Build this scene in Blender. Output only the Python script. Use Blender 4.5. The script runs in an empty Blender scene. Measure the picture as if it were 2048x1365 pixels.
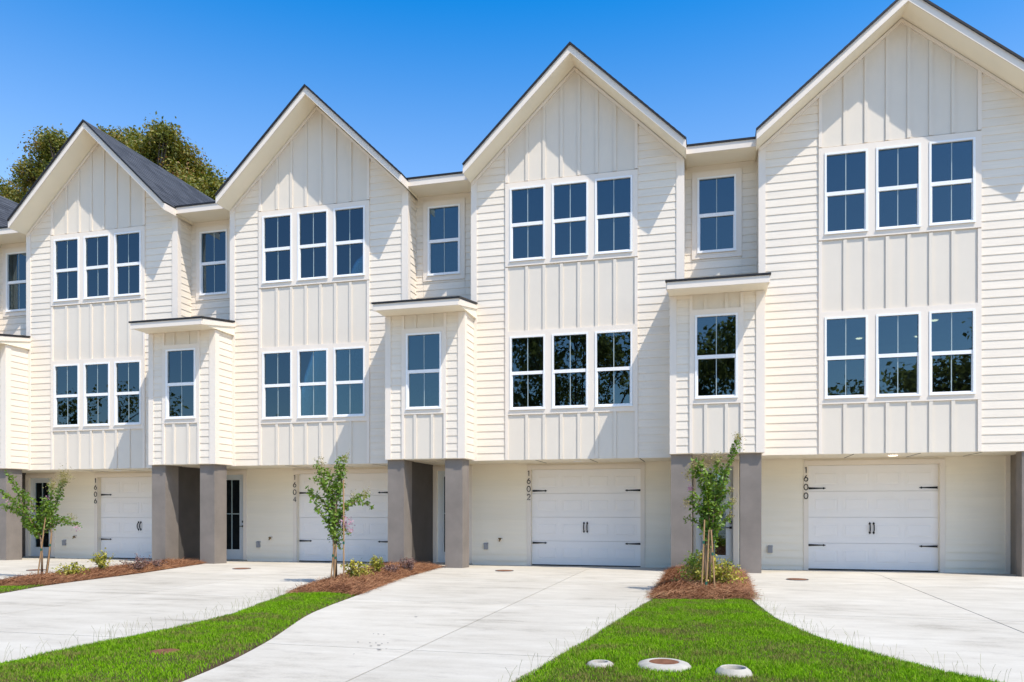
import bpy, bmesh, math, random
import numpy as np
from mathutils import Vector, Matrix

# ------------------------------------------------------------------ camera, sky, sun, exposure
scn = bpy.context.scene
COL = scn.collection
TH, FPX, V0 = 0.25663, 1550.0, 1019.06
CAM = Vector((0.0, -15.5, 1.155))
cam_d = bpy.data.cameras.new('camera')
cam = bpy.data.objects.new('camera', cam_d)
COL.objects.link(cam)
cam.location = CAM
cam.rotation_euler = (math.radians(90), 0, TH)
cam_d.sensor_width = 36.0
cam_d.lens = FPX / 2048 * 36.0
cam_d.shift_y = (V0 - 682.5) / 2048
cam_d.clip_end = 2000
scn.camera = cam

TO_SUN = Vector((1.42, -1.0, 2.75)).normalized()
world = bpy.data.worlds.new('World')
scn.world = world
world.use_nodes = True
wn = world.node_tree
wn.nodes.clear()
w_out = wn.nodes.new('ShaderNodeOutputWorld')
w_bg = wn.nodes.new('ShaderNodeBackground')
w_sky = wn.nodes.new('ShaderNodeTexSky')
w_sky.sky_type = 'NISHITA'
w_sky.sun_disc = False
w_sky.sun_elevation = math.asin(TO_SUN.z)
w_sky.sun_rotation = math.atan2(TO_SUN.x, TO_SUN.y)
w_sky.altitude = 0
w_sky.air_density = 1.0
w_sky.dust_density = 0.65
w_sky.ozone_density = 3.0
w_bg.inputs['Strength'].default_value = 0.15
w_hs = wn.nodes.new('ShaderNodeHueSaturation')
# the blue pales towards the horizon all round
w_tc = wn.nodes.new('ShaderNodeTexCoord')
w_sep = wn.nodes.new('ShaderNodeSeparateXYZ')
wn.links.new(w_tc.outputs['Generated'], w_sep.inputs[0])
w_mr = wn.nodes.new('ShaderNodeMapRange')
w_mr.interpolation_type = 'SMOOTHSTEP'
w_mr.inputs['From Min'].default_value = 0.30
w_mr.inputs['From Max'].default_value = 0.60
w_mr.inputs['To Min'].default_value = 1.10
w_mr.inputs['To Max'].default_value = 1.47
wn.links.new(w_sep.outputs['Z'], w_mr.inputs['Value'])
wn.links.new(w_mr.outputs[0], w_hs.inputs['Saturation'])
wn.links.new(w_sky.outputs[0], w_hs.inputs['Color'])
wn.links.new(w_hs.outputs[0], w_bg.inputs[0])
wn.links.new(w_bg.outputs[0], w_out.inputs[0])

sun_d = bpy.data.lights.new('sun', 'SUN')
sun_d.energy = 2.85
sun_d.angle = math.radians(0.5)
sun_d.color = (1.0, 0.94, 0.85)
sun = bpy.data.objects.new('sun', sun_d)
COL.objects.link(sun)
sun.rotation_euler = TO_SUN.to_track_quat('Z', 'Y').to_euler()
sun.location = (20, -20, 40)

scn.view_settings.view_transform = 'Standard'
scn.view_settings.look = 'None'
scn.view_settings.exposure = 0.87
scn.view_settings.gamma = 1.0
scn.view_settings.use_curve_mapping = False
scn.render.engine = 'CYCLES'
scn.cycles.max_bounces = 10
scn.cycles.transparent_max_bounces = 12

rng = random.Random(11)
nrg = np.random.default_rng(5)


# ------------------------------------------------------------------ helpers
def gz(X, Y):
    """height of the concrete and lawn at a place"""
    b = -0.015 + 0.0028 * np.minimum(X, 2.0)
    t = np.clip((np.asarray(Y) + 0.6) / 1.8, 0, 1)
    return b - 0.062 * t


def at(u, v, Y):
    """the place on a vertical plane Y=const that the photograph shows at (u, v)"""
    a = math.atan((u - 1024) / FPX) - TH
    D = Y - CAM.y
    X = D * math.tan(a)
    dd = D * math.cos(TH) - X * math.sin(TH)
    return Vector((X, Y, CAM.z - (v - V0) * dd / FPX))


def tag(o, label=None, cat=None, group=None, kind=None):
    if label: o['label'] = label
    if cat: o['category'] = cat
    if group: o['group'] = group
    if kind: o['kind'] = kind
    return o


def empty(name, loc=(0, 0, 0), rz=0):
    o = bpy.data.objects.new(name, None)
    COL.objects.link(o)
    o.location = loc
    o.rotation_euler = (0, 0, rz)
    o.empty_display_size = 0.2
    return o


def link(name, me, parent=None, loc=(0, 0, 0), rot=None):
    o = bpy.data.objects.new(name, me)
    COL.objects.link(o)
    o.location = loc
    if rot: o.rotation_euler = rot
    if parent is not None: o.parent = parent
    return o


class MB:
    def __init__(s):
        s.v = []; s.f = []

    def add(s, vs, fs):
        n = len(s.v)
        s.v += [tuple(p) for p in vs]
        s.f += [tuple(i + n for i in f) for f in fs]
        return s

    def box(s, x0, x1, y0, y1, z0, z1):
        return s.add([(x0, y0, z0), (x1, y0, z0), (x1, y1, z0), (x0, y1, z0), (x0, y0, z1), (x1, y0, z1), (x1, y1, z1), (x0, y1, z1)],
                     [(0, 3, 2, 1), (4, 5, 6, 7), (0, 1, 5, 4), (1, 2, 6, 5), (2, 3, 7, 6), (3, 0, 4, 7)])

    def prism(s, pts, a0, a1, axis):
        """polygon extruded along an axis: 'y' takes (x,z) points, 'x' takes (y,z), 'z' takes (x,y)"""
        n = len(pts)
        def mk(p, a):
            return {'y': (p[0], a, p[1]), 'x': (a, p[0], p[1]), 'z': (p[0], p[1], a)}[axis]
        vs = [mk(p, a0) for p in pts] + [mk(p, a1) for p in pts]
        fs = [tuple(range(n)), tuple(range(2 * n - 1, n - 1, -1))]
        fs += [(i, i + n, (i + 1) % n + n, (i + 1) % n) for i in range(n)]
        return s.add(vs, fs)

    def ring(s, x0, x1, z0, z1, bx, bt, bb, y0, y1):
        s.box(x0, x0 + bx, y0, y1, z0, z1)
        s.box(x1 - bx, x1, y0, y1, z0, z1)
        s.box(x0 + bx, x1 - bx, y0, y1, z1 - bt, z1)
        s.box(x0 + bx, x1 - bx, y0, y1, z0, z0 + bb)
        return s

    def tube(s, pts, rad, n=7, cap=True):
        pts = [Vector(p) for p in pts]
        m = len(pts); base = len(s.v)
        up = Vector((0.31, 0.17, 0.93))
        for i, p in enumerate(pts):
            d = (pts[min(i + 1, m - 1)] - pts[max(i - 1, 0)]).normalized()
            a = d.cross(up)
            if a.length < 1e-3: a = d.cross(Vector((1, 0, 0)))
            a.normalize(); b = d.cross(a)
            for k in range(n):
                t = 2 * math.pi * k / n
                s.v.append(tuple(p + (a * math.cos(t) + b * math.sin(t)) * rad[i]))
        for i in range(m - 1):
            for k in range(n):
                k2 = (k + 1) % n
                s.f.append((base + i * n + k, base + i * n + k2, base + (i + 1) * n + k2, base + (i + 1) * n + k))
        if cap:
            s.f.append(tuple(base + k for k in range(n))[::-1])
            s.f.append(tuple(base + (m - 1) * n + k for k in range(n)))
        return s

    def lathe(s, prof, n=32, c=(0, 0, 0)):
        base = len(s.v); m = len(prof)
        for r, z in prof:
            for k in range(n):
                t = 2 * math.pi * k / n
                s.v.append((c[0] + r * math.cos(t), c[1] + r * math.sin(t), c[2] + z))
        for i in range(m - 1):
            for k in range(n):
                k2 = (k + 1) % n
                s.f.append((base + i * n + k, base + i * n + k2, base + (i + 1) * n + k2, base + (i + 1) * n + k))
        return s

    def mesh(s, name, mat, smooth=False):
        me = bpy.data.meshes.new(name)
        me.from_pydata(s.v, [], s.f)
        bm = bmesh.new(); bm.from_mesh(me)
        bmesh.ops.recalc_face_normals(bm, faces=bm.faces)
        bm.to_mesh(me); bm.free()
        me.materials.append(mat)
        if smooth: me.polygons.foreach_set('use_smooth', [True] * len(me.polygons))
        me.update()
        return me

    def build(s, name, mat, parent=None, loc=(0, 0, 0), smooth=False):
        return link(name, s.mesh(name, mat, smooth), parent, loc)


def np_mesh(name, verts, faces, mat, smooth=False):
    """fast mesh from arrays: faces is an (n,k) array with one k"""
    me = bpy.data.meshes.new(name)
    nv, nf, k = len(verts), len(faces), faces.shape[1]
    me.vertices.add(nv)
    me.vertices.foreach_set('co', verts.astype(np.float32).ravel())
    me.loops.add(nf * k)
    me.loops.foreach_set('vertex_index', faces.astype(np.int32).ravel())
    me.polygons.add(nf)
    me.polygons.foreach_set('loop_start', np.arange(0, nf * k, k, dtype=np.int32))
    me.polygons.foreach_set('loop_total', np.full(nf, k, dtype=np.int32))
    me.update(calc_edges=True)
    me.materials.append(mat)
    if smooth: me.polygons.foreach_set('use_smooth', np.ones(nf, dtype=bool))
    return me


# ------------------------------------------------------------------ materials
def mat_new(name):
    m = bpy.data.materials.new(name)
    m.use_nodes = True
    nt = m.node_tree
    nt.nodes.clear()
    out = nt.nodes.new('ShaderNodeOutputMaterial')
    return m, nt, out


def node(nt, t, **kw):
    n = nt.nodes.new(t)
    for k, v in kw.items():
        if k in n.inputs: n.inputs[k].default_value = v
        else: setattr(n, k, v)
    return n


def paint(name, rgb, rough=0.55, var=0.05, scale=3.0, bump=0.02, bscale=60.0, spec=0.3, stretch=(1, 1, 1), island=0.0):
    """painted or cast surface: soft mottling, fine relief, a little tone change from piece to piece"""
    m, nt, out = mat_new(name)
    L = nt.links.new
    tc = node(nt, 'ShaderNodeNewGeometry')
    mp = node(nt, 'ShaderNodeMapping'); mp.inputs['Scale'].default_value = stretch
    L(tc.outputs['Position'], mp.inputs['Vector'])
    n1 = node(nt, 'ShaderNodeTexNoise', Scale=scale, Detail=5.0, Roughness=0.6)
    L(mp.outputs[0], n1.inputs['Vector'])
    r = node(nt, 'ShaderNodeMapRange')
    r.inputs['From Min'].default_value = 0.3; r.inputs['From Max'].default_value = 0.7
    r.inputs['To Min'].default_value = 1 - var; r.inputs['To Max'].default_value = 1 + var
    L(n1.outputs[0], r.inputs['Value'])
    val = r.outputs[0]
    if island:
        oi = node(nt, 'ShaderNodeObjectInfo')
        r2 = node(nt, 'ShaderNodeMapRange')
        r2.inputs['To Min'].default_value = 1 - island; r2.inputs['To Max'].default_value = 1 + island
        L(oi.outputs['Random'], r2.inputs['Value'])
        mu = node(nt, 'ShaderNodeMath', operation='MULTIPLY')
        L(val, mu.inputs[0]); L(r2.outputs[0], mu.inputs[1])
        val = mu.outputs[0]
    mx = node(nt, 'ShaderNodeVectorMath', operation='SCALE')
    mx.inputs[0].default_value = rgb
    L(val, mx.inputs['Scale'])
    p = node(nt, 'ShaderNodeBsdfPrincipled', Roughness=rough)
    p.inputs['Specular IOR Level'].default_value = spec
    L(mx.outputs[0], p.inputs['Base Color'])
    if bump:
        n2 = node(nt, 'ShaderNodeTexNoise', Scale=bscale, Detail=4.0)
        L(mp.outputs[0], n2.inputs['Vector'])
        b = node(nt, 'ShaderNodeBump', Strength=bump * 10, Distance=0.004)
        L(n2.outputs[0], b.inputs['Height'])
        L(b.outputs[0], p.inputs['Normal'])
    L(p.outputs[0], out.inputs[0])
    return m


def leafy(name, cols, rough=0.5, trans=0.3, scale=1.2, per_island=True):
    """leaves: colour ramp over a random value per leaf mixed with a soft patch noise"""
    m, nt, out = mat_new(name)
    L = nt.links.new
    g = node(nt, 'ShaderNodeNewGeometry')
    n1 = node(nt, 'ShaderNodeTexNoise', Scale=scale, Detail=3.0)
    L(g.outputs['Position'], n1.inputs['Vector'])
    a = node(nt, 'ShaderNodeMath', operation='MULTIPLY_ADD')
    L(g.outputs['Random Per Island'], a.inputs[0]); a.inputs[1].default_value = 0.6
    s = node(nt, 'ShaderNodeMath', operation='MULTIPLY_ADD'); s.inputs[1].default_value = 1.2; s.inputs[2].default_value = -0.4
    L(n1.outputs[0], s.inputs[0]); L(s.outputs[0], a.inputs[2])
    cr = node(nt, 'ShaderNodeValToRGB')
    el = cr.color_ramp.elements
    while len(el) < len(cols): el.new(0.5)
    for i, (pos, c) in enumerate(cols):
        el[i].position = pos; el[i].color = (*c, 1)
    L(a.outputs[0], cr.inputs[0])
    p = node(nt, 'ShaderNodeBsdfPrincipled', Roughness=rough)
    p.inputs['Specular IOR Level'].default_value = 0.35
    L(cr.outputs[0], p.inputs['Base Color'])
    t = node(nt, 'ShaderNodeBsdfTranslucent')
    hs = node(nt, 'ShaderNodeHueSaturation', Hue=0.48, Saturation=1.1, Value=1.5)
    L(cr.outputs[0], hs.inputs['Color']); L(hs.outputs[0], t.inputs[0])
    mx = node(nt, 'ShaderNodeMixShader'); mx.inputs[0].default_value = trans
    L(p.outputs[0], mx.inputs[1]); L(t.outputs[0], mx.inputs[2])
    L(mx.outputs[0], out.inputs[0])
    return m


def glass_mat(name, tint, ior):
    """coated double glazing: mirror-like share by Fresnel, the rest lets dimmed light through"""
    m, nt, out = mat_new(name)
    L = nt.links.new
    f = node(nt, 'ShaderNodeFresnel', IOR=ior)
    g = node(nt, 'ShaderNodeBsdfGlossy', Roughness=0.0)
    g.inputs['Color'].default_value = (0.60, 0.84, 1.0, 1)
    geo = node(nt, 'ShaderNodeNewGeometry')
    n = node(nt, 'ShaderNodeTexNoise', Scale=0.9, Detail=1.0)
    oi = node(nt, 'ShaderNodeObjectInfo')
    sc = node(nt, 'ShaderNodeVectorMath', operation='SCALE'); sc.inputs[0].default_value = (37.0, 91.0, 53.0)
    L(oi.outputs['Random'], sc.inputs['Scale'])
    av = node(nt, 'ShaderNodeVectorMath', operation='ADD')
    L(geo.outputs['Position'], av.inputs[0]); L(sc.outputs[0], av.inputs[1])
    L(av.outputs[0], n.inputs['Vector'])
    b = node(nt, 'ShaderNodeBump', Strength=0.12, Distance=0.02)
    L(n.outputs[0], b.inputs['Height']); L(b.outputs[0], g.inputs['Normal'])
    t = node(nt, 'ShaderNodeBsdfTransparent'); t.inputs[0].default_value = (*tint, 1)
    mx = node(nt, 'ShaderNodeMixShader')
    L(f.outputs[0], mx.inputs[0]); L(t.outputs[0], mx.inputs[1]); L(g.outputs[0], mx.inputs[2])
    L(mx.outputs[0], out.inputs[0])
    return m


def shingle_mat():
    m, nt, out = mat_new('asphalt_shingle')
    L = nt.links.new
    g = node(nt, 'ShaderNodeNewGeometry')
    mp = node(nt, 'ShaderNodeMapping'); mp.inputs['Scale'].default_value = (7.0, 3.2, 7.0)
    L(g.outputs['Position'], mp.inputs['Vector'])
    v = node(nt, 'ShaderNodeTexWhiteNoise')
    sn = node(nt, 'ShaderNodeVectorMath', operation='FLOOR')
    L(mp.outputs[0], sn.inputs[0]); L(sn.outputs[0], v.inputs['Vector'])
    n = node(nt, 'ShaderNodeTexNoise', Scale=140.0, Detail=3.0)
    L(g.outputs['Position'], n.inputs['Vector'])
    ad = node(nt, 'ShaderNodeMath', operation='MULTIPLY_ADD'); ad.inputs[1].default_value = 0.55
    L(v.outputs['Value'], ad.inputs[0]); L(n.outputs[0], ad.inputs[2])
    cr = node(nt, 'ShaderNodeValToRGB')
    cr.color_ramp.elements[0].position = 0.35; cr.color_ramp.elements[0].color = (0.022, 0.023, 0.027, 1)
    cr.color_ramp.elements[1].position = 1.0; cr.color_ramp.elements[1].color = (0.075, 0.078, 0.085, 1)
    L(ad.outputs[0], cr.inputs[0])
    p = node(nt, 'ShaderNodeBsdfPrincipled', Roughness=0.85)
    L(cr.outputs[0], p.inputs['Base Color'])
    b = node(nt, 'ShaderNodeBump', Strength=0.5, Distance=0.004)
    L(n.outputs[0], b.inputs['Height']); L(b.outputs[0], p.inputs['Normal'])
    L(p.outputs[0], out.inputs[0])
    return m


def concrete_mat():
    m, nt, out = mat_new('broom_concrete')
    L = nt.links.new
    g = node(nt, 'ShaderNodeNewGeometry')
    big = node(nt, 'ShaderNodeTexNoise', Scale=0.55, Detail=6.0, Roughness=0.62)
    L(g.outputs['Position'], big.inputs['Vector'])
    mp = node(nt, 'ShaderNodeMapping'); mp.inputs['Scale'].default_value = (0.8, 2.6, 1.0)
    L(g.outputs['Position'], mp.inputs['Vector'])
    st = node(nt, 'ShaderNodeTexNoise', Scale=1.4, Detail=6.0, Roughness=0.65)
    L(mp.outputs[0], st.inputs['Vector'])
    fine = node(nt, 'ShaderNodeTexNoise', Scale=45.0, Detail=5.0, Roughness=0.7)
    L(g.outputs['Position'], fine.inputs['Vector'])
    a = node(nt, 'ShaderNodeMath', operation='ADD'); L(big.outputs[0], a.inputs[0]); L(st.outputs[0], a.inputs[1])
    f2 = node(nt, 'ShaderNodeMath', operation='MULTIPLY_ADD'); f2.inputs[1].default_value = 0.35
    L(fine.outputs[0], f2.inputs[0]); L(a.outputs[0], f2.inputs[2])
    cr = node(nt, 'ShaderNodeValToRGB')
    e = cr.color_ramp.elements
    e.new(0.5)
    e[0].position = 0.80 / 1.6; e[0].color = (0.32, 0.285, 0.226, 1)
    e[1].position = 1.08 / 1.6; e[1].color = (0.485, 0.44, 0.357, 1)
    e[2].position = 1.45 / 1.6; e[2].color = (0.575, 0.53, 0.44, 1)
    sc = node(nt, 'ShaderNodeMath', operation='MULTIPLY'); sc.inputs[1].default_value = 1 / 1.6
    L(f2.outputs[0], sc.inputs[0]); L(sc.outputs[0], cr.inputs[0])
    # dried mud and tyre scuffs: sparse, brownish grey
    sp = node(nt, 'ShaderNodeTexNoise', Scale=2.2, Detail=8.0, Roughness=0.75)
    mp2 = node(nt, 'ShaderNodeMapping'); mp2.inputs['Scale'].default_value = (1.0, 2.4, 1.0); mp2.inputs['Location'].default_value = (4.3, 1.7, 0)
    L(g.outputs['Position'], mp2.inputs['Vector']); L(mp2.outputs[0], sp.inputs['Vector'])
    mr = node(nt, 'ShaderNodeMapRange'); mr.inputs['From Min'].default_value = 0.56; mr.inputs['From Max'].default_value = 0.76; mr.inputs['To Max'].default_value = 0.5
    L(sp.outputs[0], mr.inputs['Value'])
    mx = node(nt, 'ShaderNodeMixRGB'); mx.inputs['Color2'].default_value = (0.22, 0.19, 0.165, 1)
    L(mr.outputs[0], mx.inputs['Fac']); L(cr.outputs[0], mx.inputs['Color1'])
    oi = node(nt, 'ShaderNodeObjectInfo')
    pr = node(nt, 'ShaderNodeMapRange'); pr.inputs['To Min'].default_value = 0.94; pr.inputs['To Max'].default_value = 1.01
    L(oi.outputs['Random'], pr.inputs['Value'])
    tone = node(nt, 'ShaderNodeVectorMath', operation='SCALE')
    L(mx.outputs[0], tone.inputs[0]); L(pr.outputs[0], tone.inputs['Scale'])
    p = node(nt, 'ShaderNodeBsdfPrincipled', Roughness=0.85)
    p.inputs['Specular IOR Level'].default_value = 0.2
    L(tone.outputs[0], p.inputs['Base Color'])
    b = node(nt, 'ShaderNodeBump', Strength=0.25, Distance=0.004)
    L(fine.outputs[0], b.inputs['Height']); L(b.outputs[0], p.inputs['Normal'])
    L(p.outputs[0], out.inputs[0])
    return m


M = {}
M['siding'] = paint('lap_siding_paint', (0.80, 0.705, 0.578), 0.5, 0.045, 2.5, 0.03, 25, stretch=(0.6, 0.6, 9), island=0.032)
M['panel'] = paint('board_and_batten_paint', (0.72, 0.64, 0.53), 0.5, 0.02, 1.5, 0.015, 40)
M['trim'] = paint('trim_paint', (0.80, 0.705, 0.595), 0.45, 0.02, 2.0, 0.01, 40)
M['soffit'] = paint('soffit_paint', (0.89, 0.80, 0.63), 0.55, 0.025, 1.2, 0.01, 30)
M['ground_siding'] = paint('entry_siding_paint', (0.87, 0.785, 0.64), 0.5, 0.02, 2.0, 0.02, 30, stretch=(0.6, 0.6, 6), island=0.015)
M['vinyl'] = paint('white_vinyl', (0.85, 0.83, 0.80), 0.3, 0.01, 3.0, 0, spec=0.5)
M['door_white'] = paint('garage_white', (0.86, 0.81, 0.765), 0.4, 0.015, 2.0, 0.02, 90, spec=0.45)
M['entry_door'] = paint('entry_door_paint', (0.62, 0.65, 0.66), 0.35, 0.015, 2.0, 0, spec=0.45)
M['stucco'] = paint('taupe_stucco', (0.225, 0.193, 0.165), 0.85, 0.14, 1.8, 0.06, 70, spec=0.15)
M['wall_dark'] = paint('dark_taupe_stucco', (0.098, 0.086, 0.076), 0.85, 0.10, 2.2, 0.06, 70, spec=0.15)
M['shingle'] = shingle_mat()
M['drip'] = paint('dark_drip_edge', (0.018, 0.017, 0.018), 0.5, 0.05, 4, 0)
M['iron'] = paint('black_iron', (0.012, 0.012, 0.014), 0.45, 0.05, 9, 0.02, 80)
M['drywall'] = paint('drywall', (0.68, 0.69, 0.65), 0.8, 0.02, 1.0, 0)
M['dark_gap'] = paint('soffit_gap', (0.10, 0.085, 0.07), 0.8, 0.02, 4, 0)
M['glass'] = glass_mat('window_glass', (0.42, 0.48, 0.45), 1.95)
M['door_glass'] = glass_mat('door_glass', (0.40, 0.40, 0.39), 2.4)
M['muntin'] = paint('muntin_white', (0.34, 0.41, 0.41), 0.4, 0.01, 3, 0)
M['metal'] = paint('grey_metal_box', (0.32, 0.32, 0.33), 0.45, 0.05, 12, 0.02, 60)
M['brass'] = paint('weathered_brass', (0.20, 0.13, 0.05), 0.45, 0.1, 20, 0)
M['concrete'] = concrete_mat()
M['joint'] = paint('joint_grime', (0.13, 0.12, 0.11), 0.95, 0.2, 5, 0)
M['stain'] = paint('dried_drip', (0.27, 0.25, 0.225), 0.95, 0.2, 5, 0)
M['precast'] = paint('precast_concrete', (0.42, 0.385, 0.32), 0.9, 0.18, 9, 0.06, 70, spec=0.15)
M['rust'] = paint('rusty_iron', (0.185, 0.085, 0.048), 0.95, 0.3, 22, 0.06, 90, spec=0.03)
M['soil'] = paint('soil', (0.075, 0.052, 0.03), 0.95, 0.35, 9, 0.08, 40, spec=0.1)
M['straw_base'] = paint('straw_base', (0.105, 0.048, 0.024), 0.95, 0.4, 14, 0.1, 60, spec=0.1)
M['bark'] = paint('smooth_tan_bark', (0.26, 0.17, 0.105), 0.8, 0.25, 18, 0.05, 60, stretch=(3, 3, 0.6), spec=0.2)
M['oak_bark'] = paint('oak_bark', (0.10, 0.08, 0.062), 0.9, 0.3, 6, 0.1, 30, stretch=(3, 3, 0.6), spec=0.15)
M['stake'] = paint('wood_stake', (0.36, 0.215, 0.105), 0.75, 0.2, 25, 0.04, 60, stretch=(3, 3, 0.4), spec=0.2)
M['tie'] = paint('green_tie', (0.015, 0.10, 0.06), 0.5, 0.05, 9, 0)
M['field'] = paint('sandy_ground', (0.36, 0.305, 0.22), 0.95, 0.35, 0.3, 0.05, 5, spec=0.1)
M['myrtle'] = leafy('myrtle_leaf', [(0.1, (0.05, 0.11, 0.012)), (0.55, (0.13, 0.23, 0.022)), (0.95, (0.26, 0.36, 0.06))], 0.42, 0.28, 6.0)
M['bud'] = leafy('myrtle_seed_head', [(0.1, (0.22, 0.18, 0.06)), (0.9, (0.46, 0.42, 0.17))], 0.7, 0.2, 6.0)
M['blossom'] = leafy('myrtle_blossom', [(0.1, (0.42, 0.18, 0.24)), (0.9, (0.66, 0.40, 0.46))], 0.6, 0.3, 6.0)
M['variegated'] = leafy('variegated_leaf', [(0.1, (0.05, 0.095, 0.015)), (0.45, (0.29, 0.29, 0.03)), (0.85, (0.58, 0.51, 0.095))], 0.4, 0.25, 7.0)
M['purple'] = leafy('purple_leaf', [(0.1, (0.085, 0.045, 0.038)), (0.6, (0.20, 0.115, 0.095)), (0.95, (0.36, 0.25, 0.21))], 0.45, 0.2, 7.0)
M['oak'] = leafy('oak_leaf', [(0.1, (0.07, 0.095, 0.012)), (0.45, (0.16, 0.175, 0.020)), (0.75, (0.24, 0.20, 0.038)), (0.97, (0.32, 0.17, 0.075))], 0.55, 0.25, 0.9)
M['far_leaf'] = leafy('far_tree_leaf', [(0.1, (0.09, 0.10, 0.03)), (0.9, (0.21, 0.22, 0.07))], 0.5, 0.75, 0.6)
M['needle'] = leafy('pine_straw', [(0.05, (0.11, 0.043, 0.020)), (0.5, (0.27, 0.115, 0.048)), (0.95, (0.46, 0.25, 0.12))], 0.75, 0.05, 4.0)


def grass_mat():
    m, nt, out = mat_new('grass_blade')
    L = nt.links.new
    g = node(nt, 'ShaderNodeNewGeometry')
    cr = node(nt, 'ShaderNodeValToRGB')
    e = cr.color_ramp.elements
    e.new(0.5)
    e[0].position = 0.0; e[0].color = (0.10, 0.23, 0.003, 1)
    e[1].position = 0.55; e[1].color = (0.20, 0.42, 0.006, 1)
    e[2].position = 1.0; e[2].color = (0.33, 0.53, 0.020, 1)
    L(g.outputs['Random Per Island'], cr.inputs[0])
    n1 = node(nt, 'ShaderNodeTexNoise', Scale=1.7, Detail=6.0, Roughness=0.72)
    mp = node(nt, 'ShaderNodeMapping'); mp.inputs['Scale'].default_value = (1.0, 1.15, 1.0); mp.inputs['Location'].default_value = (2.3, 5.6, 0)
    L(g.outputs['Position'], mp.inputs['Vector']); L(mp.outputs[0], n1.inputs['Vector'])
    ad = node(nt, 'ShaderNodeMath', operation='MULTIPLY_ADD'); ad.inputs[1].default_value = 0.22
    L(g.outputs['Random Per Island'], ad.inputs[0]); L(n1.outputs[0], ad.inputs[2])
    mr = node(nt, 'ShaderNodeMapRange'); mr.inputs['From Min'].default_value = 0.61; mr.inputs['From Max'].default_value = 0.75; mr.inputs['To Max'].default_value = 0.85
    L(ad.outputs[0], mr.inputs['Value'])
    mx = node(nt, 'ShaderNodeMixRGB'); mx.inputs['Color2'].default_value = (0.26, 0.19, 0.075, 1)
    L(mr.outputs[0], mx.inputs['Fac']); L(cr.outputs[0], mx.inputs['Color1'])
    p = node(nt, 'ShaderNodeBsdfPrincipled', Roughness=0.5)
    p.inputs['Specular IOR Level'].default_value = 0.06
    L(mx.outputs[0], p.inputs['Base Color'])
    t = node(nt, 'ShaderNodeBsdfTranslucent'); L(mx.outputs[0], t.inputs[0])
    ms = node(nt, 'ShaderNodeMixShader'); ms.inputs[0].default_value = 0.3
    L(p.outputs[0], ms.inputs[1]); L(t.outputs[0], ms.inputs[2]); L(ms.outputs[0], out.inputs[0])
    return m


M['grass'] = grass_mat()
M['seed_stalk'] = leafy('seed_stalk', [(0.1, (0.16, 0.19, 0.06)), (0.9, (0.40, 0.36, 0.22))], 0.7, 0.2, 3.0)
mlamp, _nt, _o = mat_new('lit_downlight')
_em = node(_nt, 'ShaderNodeEmission', Strength=2.5); _em.inputs[0].default_value = (1, 0.86, 0.66, 1)
_nt.links.new(_em.outputs[0], _o.inputs[0])
M['lamp'] = mlamp

# ------------------------------------------------------------------ the townhouses
EXPO = 0.152            # siding exposure
ZB = 2.175              # underside of the upper floors
ZBOX = 2.19
W3 = (6.264, 7.780)
W2 = (3.203, 4.720)
YG = 1.19               # ground-floor wall
YR = 0.488              # set-back wall beside the bay
YBX = -0.64             # front of the entry box
Z_EAVE, Z_APEX, ROOF_T = 8.172, 10.298, 0.188
_board = {}


def board_mesh(length, key):
    k = (round(length, 3), key)
    if k not in _board:
        t_ = 0.025 if key == 'ground_siding' else 0.016
        b = MB().prism([(0.0, 0.0), (-t_, 0.0), (-0.0048, 0.160), (0.0, 0.160)], 0, length, 'x')
        _board[k] = b.mesh('siding_board', M[key])
    return _board[k]


def lap(parent, x0, x1, z0, z1, y, key='siding', clip=None, name='siding_board'):
    """courses of lap boards on a wall that faces the street; clip = (apex x, apex z, slope) trims them under a rake"""
    z = z0
    while z < z1 - 0.02:
        h = min(0.160, z1 - z)
        if clip is None or z + h < clip[1] - clip[2] * max(abs(x0 - clip[0]), abs(x1 - clip[0])):
            if h > 0.159:
                link(name, board_mesh(x1 - x0, key), parent, (x0, y, z))
            else:
                MB().prism([(0.0, 0.0), (-0.016, 0.0), (-0.016 + 0.0112 * h / 0.16, h), (0.0, h)], 0, x1 - x0, 'x').build(name, M[key], parent, (x0, y, z))
        else:
            ap, az, sl = clip
            def lim(zz):
                w = (az - zz) / sl
                return max(x0, ap - w), min(x1, ap + w)
            a0, a1 = lim(z); b0, b1 = lim(z + h)
            if a1 - a0 > 0.02:
                if b1 < b0: b0 = b1 = (a0 + a1) / 2
                vs = [(a0, 0, 0), (a1, 0, 0), (a1, -0.016, 0), (a0, -0.016, 0), (b0, 0, h), (b1, 0, h), (b1, -0.0045, h), (b0, -0.0045, h)]
                fs = [(0, 1, 2, 3), (7, 6, 5, 4), (3, 2, 6, 7), (0, 3, 7, 4), (1, 5, 6, 2), (0, 4, 5, 1)]
                MB().add(vs, fs).build(name, M[key], parent, (0, y, z))
        z += EXPO


def lap_side(parent, x, y0, y1, z0, z1, sgn, key='siding', clip_slope=None):
    """courses on a side wall at x; sgn +1 faces +x"""
    z = z0
    L_ = y1 - y0
    while z < z1 - 0.02:
        h = min(0.160, z1 - z)
        if h > 0.159:
            me = board_mesh(L_, key)
        else:
            me = MB().prism([(0.0, 0.0), (-0.016, 0.0), (-0.016 + 0.0112 * h / 0.16, h), (0.0, h)], 0, L_, 'x').mesh('siding_board', M[key])
        if sgn > 0:
            link('siding_board', me, parent, (x, y0, z), (0, 0, math.pi / 2))
        else:
            link('siding_board', me, parent, (x, y1, z), (0, 0, -math.pi / 2))
        z += EXPO


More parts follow.
